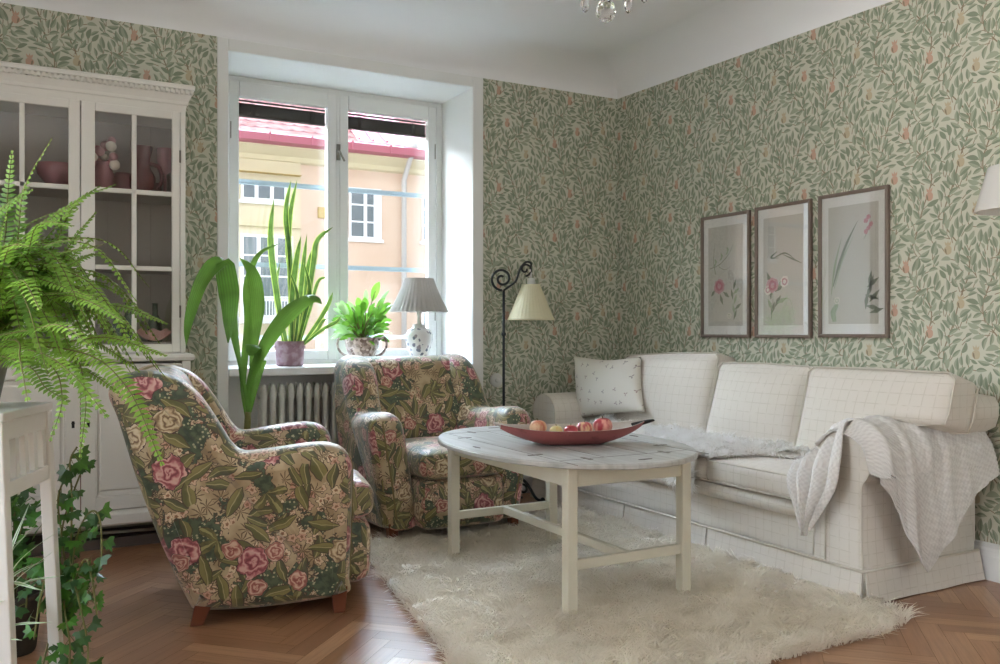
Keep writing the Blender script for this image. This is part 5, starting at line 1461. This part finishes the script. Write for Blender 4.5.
# chandelier: only its lowest crystals reach into the picture
CHC = pd(606,12,3.0)
chd = thing('chandelier', 'crystal chandelier hanging from the ceiling, only its lowest drops in view', 'chandelier', (CHC.x, CHC.y, CEIL))
def facet_ball(mb, c, r, sx=1, sz=1, tip=0):
    rings = []
    for k,(z,q) in enumerate(((-1,.12),(-.82,.56),(-.45,.88),(0,1),(.45,.88),(.82,.56),(1,.12))):
        rings.append([Vector((c[0]+q*r*sx*math.cos(2*PI*(j+.5*(k%2))/12), c[1]+q*r*sx*math.sin(2*PI*(j+.5*(k%2))/12), c[2]+z*r*sz + (tip*z if z>0 else 0))) for j in range(12)])
    mb.loft(rings)
m = MB(); facet_ball(m, tuple(CHC), .036, .98, 1.0, .012); m.build('crystal_ball', M['crystal'], chd, smooth=False)
m = MB(); m.tube([(CHC.x,CHC.y,CHC.z+.045),(CHC.x,CHC.y,CEIL)], .006, 8); m.lathe([(.02,.045),(.035,.06),(.03,.09),(.045,.12),(.02,.18),(.03,.3),(.012,.36)], tuple(CHC), 16); m.build('stem', M['brass'], chd)
m = MB(); m.lathe([(.06,CEIL-.05-CHC.z),(.055,CEIL-.02-CHC.z),(.02,CEIL-.002-CHC.z)], tuple(CHC), 20); m.build('ceiling_cup', M['brass'], chd)
for k in range(6):
    a = .25+k*PI/3; d = Vector((math.cos(a), math.sin(a), 0)); m = MB()
    m.tube(catmull([CHC+UPV*.12, CHC+d*.10+UPV*.085, CHC+d*.18+UPV*.14, CHC+d*.21+UPV*.20],6), .006, 8); m.lathe([(.01,0),(.035,.01),(.04,.02)], tuple(CHC+d*.21+UPV*.20), 12); m.tube([CHC+d*.21+UPV*.22, CHC+d*.21+UPV*.31], .011, 10); m.build('arm', M['brass'], chd)
drops = [pd(585,2,2.95), pd(628,3,3.0), pd(644,-7,3.1), pd(570,-12,3.1)] + [CHC + Vector((.2*math.cos(.25+k*PI/3), .2*math.sin(.25+k*PI/3), .16)) for k in range(6)]
for i, q in enumerate(drops):
    m = MB(); rings = []
    for z, r in ((-.036,.002),(-.028,.012),(-.012,.017),(.004,.015),(.022,.009),(.036,.003)):
        rings.append([Vector((q.x+r*math.cos(2*PI*j/8), q.y+.55*r*math.sin(2*PI*j/8), q.z+z)) for j in range(8)])
    m.loft(rings); d_ = m.build('crystal_drop', M['crystal'], chd, smooth=False)
    w = MB(); dd = Vector((q.x-CHC.x, q.y-CHC.y, 0)); 
    w.tube([q+UPV*.034, q+UPV*.05, Vector((lerp(q.x,CHC.x,.1), lerp(q.y,CHC.y,.1), CHC.z+.112))], .0018, 6); w.build('wire', M['brass'], d_)

# ------------------------------------------------------------------ plants
def bez_leaf(mb, pts, wmax, nrm, prof=None, cup=.18, mi=0, n=7, seg=4):
    L = catmull(pts, n); k = len(L)-1
    prof = prof or [(0,.25),(.25,.8),(.5,1),(.75,.75),(.92,.35),(1,.02)]
    mb.ribbon(L, [wmax*interp(prof, i/k) for i in range(k+1)], nrm, cup, mi, seg)
TOCAM = (-FWD*.9 + UPV*.35).normalized()

# broad leaved house plant rising behind the near armchair
BPB = pd(248,430,4.05); BPf = Vector((BPB.x, BPB.y, 0))
bp = thing('broad_leaf_plant', 'tall houseplant with broad drooping green leaves behind the near armchair', 'plant', tuple(BPf))
PH = .36
m = MB(); m.lathe([(.05,0.0),(.07,.015),(.095,PH-.04),(.105,PH-.03),(.105,PH),(.093,PH),(.085,PH-.05)], tuple(BPf), 24); m.build('pot', M['terracotta'], bp)
m = MB(); m.lathe([(.088,0),(.05,.008),(.0,.01)], (BPf.x,BPf.y,PH-.045), 16, caps=False); m.build('soil', M['soil'], bp)
m = MB(); m.tube([(BPf.x,BPf.y,PH-.04), tuple(pd(247,440,4.05)), tuple(pd(248,412,4.05))], [.018,.017,.014], 10); m.build('stalk', M['stem'], bp)
D0 = 4.05
def Q(l): return [pd(x,y,D0+dd) for x,y,dd in l]
petiole = [(0,.22),(.2,.4),(.4,.55),(.6,.95),(.75,1),(.9,.6),(1,.03)]
for pts, w, nr, pf in (
    ([(248,418,0),(244,385,0),(234,335,.02),(228,292,.02),(224,267,-.03),(229,300,-.16),(228,343,-.2)], .048, (-.45,-.75,.3), [(0,.12),(.25,.22),(.4,.55),(.5,.95),(.62,1),(.8,1.0),(.92,.6),(1,.05)]),
    ([(247,418,.0),(241,380,.05),(236,325,.10),(232,285,.10),(220,262,.06),(203,280,.0),(190,318,-.03),(186,346,-.03)], .036, (.35,-.8,.35), [(0,.1),(.3,.25),(.5,.8),(.65,1),(.82,.8),(.94,.4),(1,.03)]),
    ([(250,418,0),(249,385,.0),(262,350,-.03),(283,318,-.06),(303,302,-.08),(315,299,-.1),(322,304,-.12)], .046, (-.25,-.75,.55), [(0,.10),(.2,.35),(.4,.8),(.55,1),(.75,.7),(.9,.3),(1,.03)]),
    ([(248,418,.02),(251,380,.10),(254,340,.16),(257,300,.2),(252,272,.2),(240,258,.16)], .036, (-.3,-.9,.1), [(0,.08),(.3,.4),(.55,1),(.75,.9),(.9,.45),(1,.05)]),
    ([(249,418,0),(252,398,.05),(257,372,.10),(260,352,.06),(254,345,-.04),(250,356,-.10)], .040, (-.1,-.6,.8), [(0,.1),(.3,.5),(.6,1),(.8,.95),(.93,.6),(1,.1)]),
    ([(246,418,0),(243,380,.08),(248,320,.2),(247,285,.26),(258,255,.26),(280,243,.24)], .020, (-.2,-.8,.5), None)):
    m = MB(); bez_leaf(m, Q(pts), w, nr, pf, -.22, 0, 9, 8); o = m.build('leaf', M['broad'], bp)
    uvl = o.data.uv_layers.new(name='UVMap')
    for l in o.data.loops: uvl.data[l.index].uv = ((l.vertex_index % 9)/8, (l.vertex_index//9)*.02)

# snake plant in a mauve pot on the sill
SPc = py(290,365,.20); spz = SILL
sp = thing('snake_plant', 'tall snake plant in a mauve embossed pot on the windowsill', 'plant', (SPc.x,SPc.y,spz))
m = MB(); m.lathe([(.070,0),(.078,.006),(.078,.012),(.083,.10),(.086,.112),(.088,.145),(.082,.145),(.078,.10),(.06,.09)], (SPc.x,SPc.y,spz+.0005), 32)
for k in range(16):
    a = 2*PI*k/16; m.sphere((SPc.x+.084*math.cos(a), SPc.y+.084*math.sin(a), spz+.112), .007, 8, 6)
m.build('pot', M['mauve'], sp)
m = MB(); m.lathe([(.077,0),(.04,.008),(.0,.012)], (SPc.x,SPc.y,spz+.105), 20, caps=False); m.build('soil', M['soil'], sp)
ds = (SPc-CAM).dot(FWD)
snk = [([(290,342),(291,270),(286,215),(291,180)],.018,0),([(293,342),(289,250),(290,215),(297,180)],.017,.02),([(286,342),(278,300),(271,240),(274,198)],.022,-.03),([(296,342),(295,300),(288,255),(287,232)],.016,.04),([(291,342),(292,300),(296,262),(301,236)],.020,-.05),([(297,342),(300,300),(303,270),(307,234)],.018,.0),([(300,342),(305,300),(308,268),(313,247)],.016,.04),([(299,342),(308,300),(314,262),(318,240),(333,227)],.022,-.02),([(302,342),(310,310),(318,282),(327,277)],.012,.0),([(301,342),(318,322),(328,305),(333,292)],.014,-.06),([(297,342),(304,320),(310,290),(303,260)],.014,-.07),([(303,342),(316,332),(322,322),(328,318)],.012,.03),([(284,342),(280,320),(276,290),(280,262)],.016,.05),([(300,342),(322,330),(336,322),(341,316)],.012,-.05),([(293,342),(298,318),(297,292),(289,270)],.013,-.08)]
for pts, w, dd in snk:
    P = [pd(x,y,ds+dd*(i/(len(pts)-1))*2) for i,(x,y) in enumerate(pts)]; P[0] = Vector((lerp(SPc.x,P[0].x,.8), SPc.y+dd*.5, spz+.10))
    m = MB(); ln = catmull(P, 7); k = len(ln)-1; pf = [(0,.55),(.3,.85),(.6,1),(.85,.65),(1,.03)]
    nr = Vector((-FWD.x+.35*math.sin(dd*90), -FWD.y, .1)); W = [w*interp(pf,i/k) for i in range(k+1)]
    m.ribbon(ln, [q*.74 for q in W], nr, .35, 0, 4)
    rings0 = []
    for sg in (-1,1):
        rr = []
        for i, p in enumerate(ln):
            t = (ln[min(i+1,k)]-ln[max(i-1,0)]).normalized(); sd = t.cross(nr).normalized(); nn = sd.cross(t)
            rr.append([p + sd*sg*W[i]*q + nn*(.35*W[i]*.74*q*q) for q in (.74,1.0)])
        m.loft(rr, False, False, 1)
    m.build('leaf', [M['snake'], M['snake_edge']], sp)

# leafy plant in an ornate handled pot on the sill
PLc = py(362,355,.17)
ll = thing('leafy_potted_plant', 'bright green leafy plant in an ornate two handled pot on the windowsill', 'plant', (PLc.x,PLc.y,SILL))
m = MB(); m.lathe([(.05,0),(.056,.004),(.052,.015),(.075,.05),(.098,.10),(.104,.135),(.100,.155),(.108,.165),(.100,.165),(.09,.13),(.06,.12)], (PLc.x,PLc.y,SILL+.0005), 30); m.build('pot', M['basket'], ll)
dr = RGT
for sg in (-1,1):
    m = MB(); m.tube(catmull([PLc*0+Vector((PLc.x,PLc.y,SILL+.15))+dr*sg*.100, Vector((PLc.x,PLc.y,SILL+.165))+dr*sg*.135, Vector((PLc.x,PLc.y,SILL+.12))+dr*sg*.150, Vector((PLc.x,PLc.y,SILL+.07))+dr*sg*.125, Vector((PLc.x,PLc.y,SILL+.045))+dr*sg*.07],6), .0075, 8); m.build('handle', M['basket'], ll)
m = MB(); m.lathe([(.092,0),(.05,.012),(.0,.016)], (PLc.x,PLc.y,SILL+.135), 20, caps=False); m.build('soil', M['soil'], ll)
R4 = random.Random(12); dL = (PLc-CAM).dot(FWD)
fol = MB(); stems = MB()
tips = [(352,308,.045),(358,300,.045),(378,284,.05),(383,300,.05),(390,306,.045),(372,322,.05),(366,318,.045),(356,318,.04),(348,315,.04),(376,310,.05),(384,318,.04),(365,300,.045),(345,325,.035),(340,322,.03),(351,330,.04),(371,334,.045),(380,330,.04),(360,334,.04),(343,334,.03),(338,316,.022),(336,309,.022),(349,303,.025),(336,336,.028),(366,292,.03),(387,292,.03)]
for i,(x,y,L) in enumerate(tips):
    dd = R4.uniform(-.10,.10); tip = pd(x,y,dL+dd); base = Vector((PLc.x+R4.uniform(-.03,.03), PLc.y+R4.uniform(-.03,.03), SILL+.145))
    mid = base.lerp(tip,.55)+UPV*.03; stems.tube(catmull([base, mid, tip.lerp(mid,.35)],4), .0025, 6)
    dirv = (tip-base).normalized(); a = tip.lerp(mid,.85); b = tip + dirv*.035 - UPV*.018
    nr = (TOCAM + Vector((R4.uniform(-.5,.5), R4.uniform(-.5,.5), R4.uniform(0,.5)))).normalized()
    bez_leaf(fol, [a, a.lerp(b,.5)+UPV*.012, b], L*.50, nr, [(0,.1),(.2,.75),(.45,1),(.75,.7),(.93,.25),(1,.02)], -.15, 1 if L < .031 else 0)
for i in range(110):
    x, y = R4.uniform(337,386), R4.uniform(303,342); dd = R4.uniform(-.08,.10); tip = pd(x,y,dL+dd); c = Vector((PLc.x,PLc.y,SILL+.16)); dirv = (tip-c).normalized()
    a = tip - dirv*.055; bez_leaf(fol, [a, tip+UPV*.008, tip+dirv*.050-UPV*.015], R4.uniform(.011,.020), (TOCAM+Vector((R4.uniform(-.7,.7),R4.uniform(-.7,.7),.2))).normalized(), None, -.15, 1 if x < 352 and R4.random() < .5 else 0)
    if i % 3 == 0: stems.tube([c, a], .0018, 5)
fol.build('foliage', [M['lily'], M['lily2']], ll); stems.build('stems', M['stem'], ll)

# ------------------------------------------------------------------ plant stand with the fern at the left edge
su = Vector((.337,.941,0)).normalized(); sv = Vector((-su.y, su.x, 0))     # along the visible side, and away to the left
SP0 = pd(43.5,402,2.25); STZ = SP0.z
SW, SD = .285, .285
sc0 = Vector((SP0.x,SP0.y,0)) - su*(SW/2) + sv*(SD/2)
std = thing('plant_stand', 'white slatted plant stand under the big fern at the left edge', 'plant stand', tuple(sc0))
def leg_pt(a, b, z):
    k = 1 + .26*(STZ-z)/STZ; return sc0 + su*(a*SW/2*(1+(k-1)*.35)) + sv*(b*SD/2*k) + UPV*z
for a in (-1,1):
    for b in (-1,1):
        m = MB(); w = .016; rings = []
        for z in (0, STZ-.022):
            c = leg_pt(a,b,z); rings.append([c + su*p*w + sv*q*w*.9 for p,q in ((-1,-1),(1,-1),(1,1),(-1,1))])
        m.loft(rings); m.build('leg', M['stand'], std, smooth=False, bevel=.003)
def rail(p0, p1, z, h, th, name):
    m = MB(); d = (p1-p0).normalized(); n = Vector((-d.y,d.x,0))
    m.loft([[p + n*(o*th) + UPV*(zz) for o,zz in ((-1,-h/2),(1,-h/2),(1,h/2),(-1,h/2))] for p in (p0,p1)]); return m.build(name, M['stand'], std, smooth=False, bevel=.002)
def flat(v): return Vector((v.x,v.y,0))
sides = [((-1,-1),(1,-1)),((-1,1),(1,1)),((-1,-1),(-1,1)),((1,-1),(1,1))]
for (A0,B0) in sides:
    for z, h in ((STZ-.045,.045),(STZ-.180,.036)):
        a, b = leg_pt(*A0,z), leg_pt(*B0,z); d = (b-a).normalized(); a, b = a + d*.014, b - d*.014
        rail(a, b, z, h, .009, 'rail')
    for k in range(5 if (A0,B0) in (sides[0], sides[2]) else 0):
        f = (k+.5)/5; a = leg_pt(*A0,STZ-.166).lerp(leg_pt(*B0,STZ-.166),f); b = leg_pt(*A0,STZ-.066).lerp(leg_pt(*B0,STZ-.066),f); dd = (leg_pt(*B0,.5)-leg_pt(*A0,.5)).normalized(); n = Vector((-dd.y,dd.x,0))
        m = MB(); m.loft([[p + dd*(q*.011) + n*(o*.006) for q,o in ((-1,-1),(1,-1),(1,1),(-1,1))] for p in (a,b)]); m.build('slat', M['stand'], std, smooth=False)
m = MB(); c = [sc0 + su*(p*(SW/2+.018)) + sv*(q*(SD/2+.018)) for p,q in ((-1,-1),(1,-1),(1,1),(-1,1))]
m.loft([[v+UPV*z for v in c] for z in (STZ-.022,STZ)]); m.build('top', M['stand'], std, smooth=False, bevel=.004)
SHZ = .10
m = MB(); c = [leg_pt(p,q,SHZ) for p,q in ((-1,-1),(1,-1),(1,1),(-1,1))]; m.loft([[v+UPV*z for v in c] for z in (-.018,0)]); m.build('shelf', M['stand'], std, smooth=False, bevel=.002)

FC = sc0 + UPV*STZ
fn = thing('boston_fern', 'big bushy boston fern spilling over the white stand at the left', 'fern', tuple(FC))
m = MB(); m.lathe([(.075,.0005),(.085,.01),(.110,.13),(.120,.14),(.120,.165),(.108,.165),(.10,.12)], tuple(FC), 28); m.build('pot', M['stonepot'], fn)
m = MB(); m.lathe([(.104,0),(.05,.01),(.0,.014)], (FC.x,FC.y,FC.z+.135), 20, caps=False); m.build('soil', M['soil'], fn)
R5 = random.Random(31)
def frond(mb, pts, wmax, npin, mi, nr=None, droop=.25):
    L = catmull(pts, 12); k = len(L)-1
    mb.tube(L, [lerp(.0028,.0009,i/k) for i in range(k+1)], 4, 2, False)
    cum = [0]
    for a, b in zip(L, L[1:]): cum.append(cum[-1]+(b-a).length)
    tot = cum[-1]
    base_n = Vector(nr) if nr is not None else UPV
    npin = int(npin*1.0)
    for j in range(npin):
        f = .10 + .90*(j+.5)/npin; s = f*tot; i = 0
        while i < k-1 and cum[i+1] < s: i += 1
        p = L[i].lerp(L[i+1], (s-cum[i])/max(1e-6,cum[i+1]-cum[i])); t = (L[i+1]-L[i]).normalized()
        sd = t.cross(base_n)
        if sd.length < .05: sd = t.orthogonal()
        sd.normalize(); nn = sd.cross(t)
        W = wmax*interp([(0,.35),(.12,.75),(.4,1),(.7,.8),(.9,.42),(1,.12)], f)*R5.uniform(.9,1.06); bw = min(tot/npin*.40, .0048)
        for sg in (-1,1):
            d = (sd*sg + t*.18 - nn*droop*R5.uniform(.3,1.2)).normalized(); tip = p + d*W; md = p + d*W*.55 + nn*.10*W
            mb.add([p - t*bw*.8, p + t*bw*.8, md + t*bw*1.05, md - t*bw*.9, tip + t*bw*.5], [(0,1,2,3),(3,2,4)], mi)
fm = MB()
dF = (FC-CAM).dot(FWD)
explicit = [  # (path px, py, depth offset)  , half width, pinnae, bright?
 ([(5,345,0),(8,270,-.02),(24,190,-.05),(52,138,-.08)],.030,40,0),([(-6,345,0),(0,260,.02),(8,190,.03),(12,150,.03)],.030,38,0),
 ([(10,345,0),(40,270,.02),(75,205,.05),(116,184,.1)],.024,44,0),([(12,345,0),(50,280,.05),(90,255,.1),(118,262,.15)],.028,42,0),
 ([(14,350,0),(60,320,0),(115,306,0),(168,324,0)],.030,52,0),([(10,355,0),(60,342,-.05),(110,338,-.1),(167,356,-.15)],.030,50,1),
 ([(8,350,0),(70,350,-.12),(125,385,-.2),(163,466,-.25)],.036,56,1),([(8,355,0),(40,360,-.1),(62,395,-.16),(50,442,-.2)],.024,36,1),
 ([(12,350,0),(60,345,-.02),(85,390,-.04),(80,458,-.05)],.026,44,0),([(0,350,0),(30,300,.08),(60,268,.15),(92,238,.22)],.026,40,0),
 ([(12,345,0),(50,300,-.1),(85,300,-.2),(124,322,-.25)],.034,44,1),([(0,350,0),(20,270,-.1),(38,225,-.18),(74,226,-.25)],.032,40,1),
 ([(4,350,0),(40,310,.15),(95,285,.25),(130,300,.3)],.026,40,0),([(5,355,0),(30,350,-.2),(70,372,-.3),(108,418,-.35)],.034,44,1),
 ([(-5,350,0),(10,300,-.2),(22,280,-.3),(40,310,-.42)],.038,34,1),([(0,355,0),(14,340,-.2),(20,360,-.35),(28,402,-.42)],.040,32,1),
 ([(0,345,0),(-4,300,-.15),(8,250,-.25),(30,246,-.32)],.036,36,1),([(0,350,0),(50,330,.1),(100,345,.2),(140,372,.25)],.028,44,0),
 ([(5,350,0),(45,290,.02),(70,245,.02),(96,212,.05)],.026,40,0),([(2,350,0),(30,330,-.25),(62,326,-.35),(98,352,-.4)],.036,40,1),
 ([(0,350,0),(26,365,-.15),(46,388,-.2),(70,402,-.22)],.030,32,0),([(10,350,0),(52,362,.05),(88,372,.1),(122,395,.12)],.028,42,0)]
for pts, w, n, br in explicit:
    P = [pd(x,y,dF+dd) for x,y,dd in pts]; P[0] = FC + UPV*.15 + Vector((R5.uniform(-.05,.05), R5.uniform(-.05,.05), 0))
    frond(fm, P, w*1.05, n, br, (TOCAM*.55+UPV*.7).normalized())
for k in range(110):
    a = R5.uniform(0,2*PI); L = R5.uniform(.32,.52); e = R5.uniform(.15,1.25); d = Vector((math.cos(a),math.sin(a),0)); c0 = FC + UPV*.15 + d*R5.uniform(.01,.06)
    P = [c0, c0 + d*L*.25*math.cos(e) + UPV*L*(.25+.18*math.sin(e)), c0 + d*L*(.45+.2*math.cos(e)) + UPV*L*.42*math.sin(e)+UPV*.06, c0 + d*L*(.62+.32*math.cos(e)) + UPV*(L*.40*math.sin(e) - .10*math.cos(e)*1.2)]
    frond(fm, P, R5.uniform(.026,.036), int(L*88), 1 if R5.random() < .4 else 0)
for k in range(40):                       # the fluffy crown leaning out to the right
    tx, ty = R5.uniform(8,112), R5.uniform(185,330); dd = R5.uniform(-.28,.22)
    c0 = FC + UPV*.15 + Vector((R5.uniform(-.06,.06), R5.uniform(-.06,.06), 0)); tip = pd(tx,ty,dF+dd)
    top = c0.lerp(tip,.55) + UPV*R5.uniform(.03,.10)
    frond(fm, [c0, c0.lerp(top,.5)+UPV*.02, top, tip], R5.uniform(.024,.034), R5.randint(34,44), 1 if R5.random() < .35 else 0, (TOCAM*.6+UPV*.6+Vector((R5.uniform(-.3,.3),R5.uniform(-.3,.3),0))).normalized())
fm.keepn = True
fm.build('fronds', [M['fern'], M['fern2'], M['stem']], fn)

# spider plant on the lower shelf
SC1 = sc0 + su*.02 - sv*.03 + UPV*SHZ
spd = thing('spider_plant', 'striped spider plant arching out of the shelf of the white stand', 'plant', tuple(SC1))
m = MB(); m.lathe([(.045,.0005),(.05,.006),(.062,.10),(.066,.105),(.066,.12),(.058,.12),(.055,.09)], tuple(SC1), 20); m.build('pot', M['terracotta'], spd)
m = MB(); dS = (SC1-CAM).dot(FWD)
for x, y, dd, up in ((62,528,-.1,.10),(58,548,-.12,.08),(64,575,-.16,.10),(42,590,-.2,.12),(52,622,-.25,.06),(22,640,-.2,.05),(38,522,0,.10),(20,540,.0,.12),(45,560,.1,.10),(5,600,-.2,.08),(-12,560,0,.1),(-25,600,-.1,.1),(30,502,.1,.05),(0,520,.05,.08)):
    tip = pd(x,y,dS+dd); b = SC1+UPV*.11; md = b.lerp(tip,.5)+UPV*up
    ln = catmull([b, b.lerp(md,.5)+UPV*.03, md, tip],6); k = len(ln)-1; pf = [(0,.6),(.4,1),(.8,.6),(1,.05)]
    W = [.010*interp(pf,i/k) for i in range(k+1)]; nr = (TOCAM*.4+UPV).normalized()
    m.ribbon(ln, [q*.5 for q in W], nr, .2, 0, 2); m.ribbon([p - Vector((0,0,.0006)) for p in ln], W, nr, .2, 1, 2)
m.build('leaves', [M['spider'], M['spiderw']], spd)

# ivy trailing on the floor side of the stand
IV = pd(44,600,2.32); IV.z = 0
ivp = thing('ivy', 'dark green ivy with trailing stems beside the white plant stand on the floor', 'ivy', tuple(IV))
m = MB(); m.lathe([(.06,.0005),(.065,.008),(.075,.10),(.078,.104),(.078,.12),(.07,.12),(.06,.09)], tuple(IV), 24); m.build('pot', M['terracotta'], ivp)
dI = (IV-CAM).dot(FWD)
lv, stx = MB(), MB()
R6 = random.Random(77)
def ivy_leaf(mb, c, d, nr, s, mi):
    d = d.normalized(); sd = d.cross(nr)
    if sd.length < .05: sd = d.orthogonal()
    sd.normalize(); nn = sd.cross(d)
    out = [(0,0),(-.55,-.12),(-.95,.10),(-.58,.38),(-.62,.78),(-.24,.68),(0,1.2),(.24,.68),(.62,.78),(.58,.38),(.95,.10),(.55,-.12)]
    pts = [c + sd*(x*s) + d*(y*s) - nn*(.18*s*abs(x)) for x,y in out]
    ctr = c + d*.35*s; mb.add([ctr]+pts, [(0,i,i+1) for i in range(1,12)]+[(0,12,1)], mi)
vines = [([(66,600),(70,560),(72,500),(70,462),(77,447)],0,10),([(68,600),(76,540),(90,512),(100,520),(102,560)],-.05,10),([(66,610),(84,560),(92,580),(97,615)],-.1,9),([(64,610),(72,580),(82,615),(88,650),(84,690)],-.12,9),([(60,600),(60,560),(64,520),(82,470),(88,458)],.03,9),([(62,600),(50,570),(40,600),(34,640)],-.08,9),([(60,600),(66,620),(70,650),(66,690)],-.15,9),([(66,600),(62,540),(58,500),(66,475)],0,8),([(66,600),(80,580),(88,600),(96,585)],-.02,7),([(60,600),(44,560),(30,570),(26,610)],0,8),([(60,600),(52,630),(44,660),(40,690)],-.1,7)]
for pts, dd, n in vines:
    P = [pd(x,y,dI+dd*i/2) for i,(x,y) in enumerate(pts)]; P = [IV+UPV*.10] + P
    L = catmull(P, 6); stx.tube(L, .0025, 5)
    for j in range(int(n*1.5)):
        f = .18+.82*(j+.5)/(n*1.5); q = L[int(f*(len(L)-1))]; d = Vector((R6.uniform(-1,1),R6.uniform(-1,1),R6.uniform(-1.2,.3))); c = q + d.normalized()*R6.uniform(.008,.03)
        stx.tube([q,c], .001, 4); ivy_leaf(lv, c, d*.6+RGT*R6.uniform(-.6,.6)-UPV*.5, (TOCAM+Vector((R6.uniform(-.6,.6),R6.uniform(-.6,.6),R6.uniform(-.1,.6)))).normalized(), R6.uniform(.017,.034), 0 if R6.random() < .55 else 1)
lv.build('leaves', [M['ivyd'], M['ivy']], ivp, smooth=False); stx.build('stems', M['stem'], ivp)
# bushy small leaved plant standing further back
BU = pd(14,505,2.85); BU.z = 0
bu = thing('bushy_houseplant', 'bushy dark green plant behind the slats of the white stand', 'plant', tuple(BU))
m = MB(); m.lathe([(.06,.0005),(.065,.01),(.082,.17),(.086,.175),(.086,.195),(.078,.195),(.07,.15)], tuple(BU), 22); m.build('pot', plain('dark basket pot', '#3b342c', .8, .2, var=.2, scale=60), bu)
lv, stx = MB(), MB(); dB = (BU-CAM).dot(FWD)
for k in range(150):
    x, y = R6.gauss(8,16), R6.uniform(484,570); 
    if y < 500 and abs(x-8) > 22: continue
    dd = R6.uniform(-.14,.14); c = pd(x,y,dB+dd); ivy_leaf(lv, c, Vector((R6.uniform(-1,1),R6.uniform(-1,1),R6.uniform(-.6,.6))), (TOCAM+Vector((R6.uniform(-.7,.7),R6.uniform(-.7,.7),R6.uniform(0,.8)))).normalized(), R6.uniform(.022,.04), 0 if R6.random()<.6 else 1)
    if k % 4 == 0: stx.tube([BU+UPV*.17, c.lerp(BU+UPV*.17,.4)+UPV*.02, c], .0018, 5)
lv.build('leaves', [M['ivyd'], M['ivy']], bu, smooth=False); stx.build('stems', M['stem'], bu)

# ------------------------------------------------------------------ light
W = bpy.data.worlds.new('sky'); SC.world = W; W.use_nodes = True
nt = W.node_tree; bg = nt.nodes['Background']
tc = nt.nodes.new('ShaderNodeTexCoord'); sx = nt.nodes.new('ShaderNodeSeparateXYZ'); nt.links.new(tc.outputs['Generated'], sx.inputs[0])
cr = nt.nodes.new('ShaderNodeValToRGB'); nt.links.new(sx.outputs[2], cr.inputs[0])
e = cr.color_ramp.elements; e[0].position = .0; e[0].color = (.95,.95,.93,1); e[1].position = .55; e[1].color = (.70,.82,1,1)
nt.links.new(cr.outputs[0], bg.inputs[0]); mr = nt.nodes.new('ShaderNodeMapRange'); dt = nt.nodes.new('ShaderNodeVectorMath'); dt.operation = 'DOT_PRODUCT'; nt.links.new(tc.outputs['Generated'], dt.inputs[0]); dt.inputs[1].default_value = (-.30,.954,0); nt.links.new(dt.outputs['Value'], mr.inputs[0])   # the sky is brightest beyond the house across the street
mr.inputs[1].default_value = .02; mr.inputs[2].default_value = .75; mr.inputs[3].default_value = .25*SKY; mr.inputs[4].default_value = 4.6*SKY
nt.links.new(mr.outputs[0], bg.inputs[1])
sun = bpy.data.lights.new('sun', 'SUN'); sun.energy = SUN; sun.angle = math.radians(3); sun.color = (1,.95,.86)
so = bpy.data.objects.new('sun', sun); COL.objects.link(so); so.rotation_euler = Vector((.35,.75,-.62)).to_track_quat('-Z','Y').to_euler()

cam = bpy.data.cameras.new('camera'); co = bpy.data.objects.new('camera', cam); COL.objects.link(co)
co.location = CAM; co.rotation_euler = (PI/2, 0, -YAW)
cam.sensor_fit = 'HORIZONTAL'; cam.sensor_width = 36; cam.lens = 36*FOC/1000; cam.shift_y = -.002; cam.clip_start = .05; cam.clip_end = 200
SC.camera = co
SC.view_settings.view_transform = 'Standard'; SC.view_settings.look = 'None'; SC.view_settings.gamma = 1; SC.view_settings.use_curve_mapping = False
SC.view_settings.exposure = EXPO
SC.cycles.use_denoising = True
SC.cycles.max_bounces = 10; SC.cycles.diffuse_bounces = 6; SC.cycles.transparent_max_bounces = 24; SC.cycles.glossy_bounces = 4
SC.cycles.sample_clamp_indirect = 6
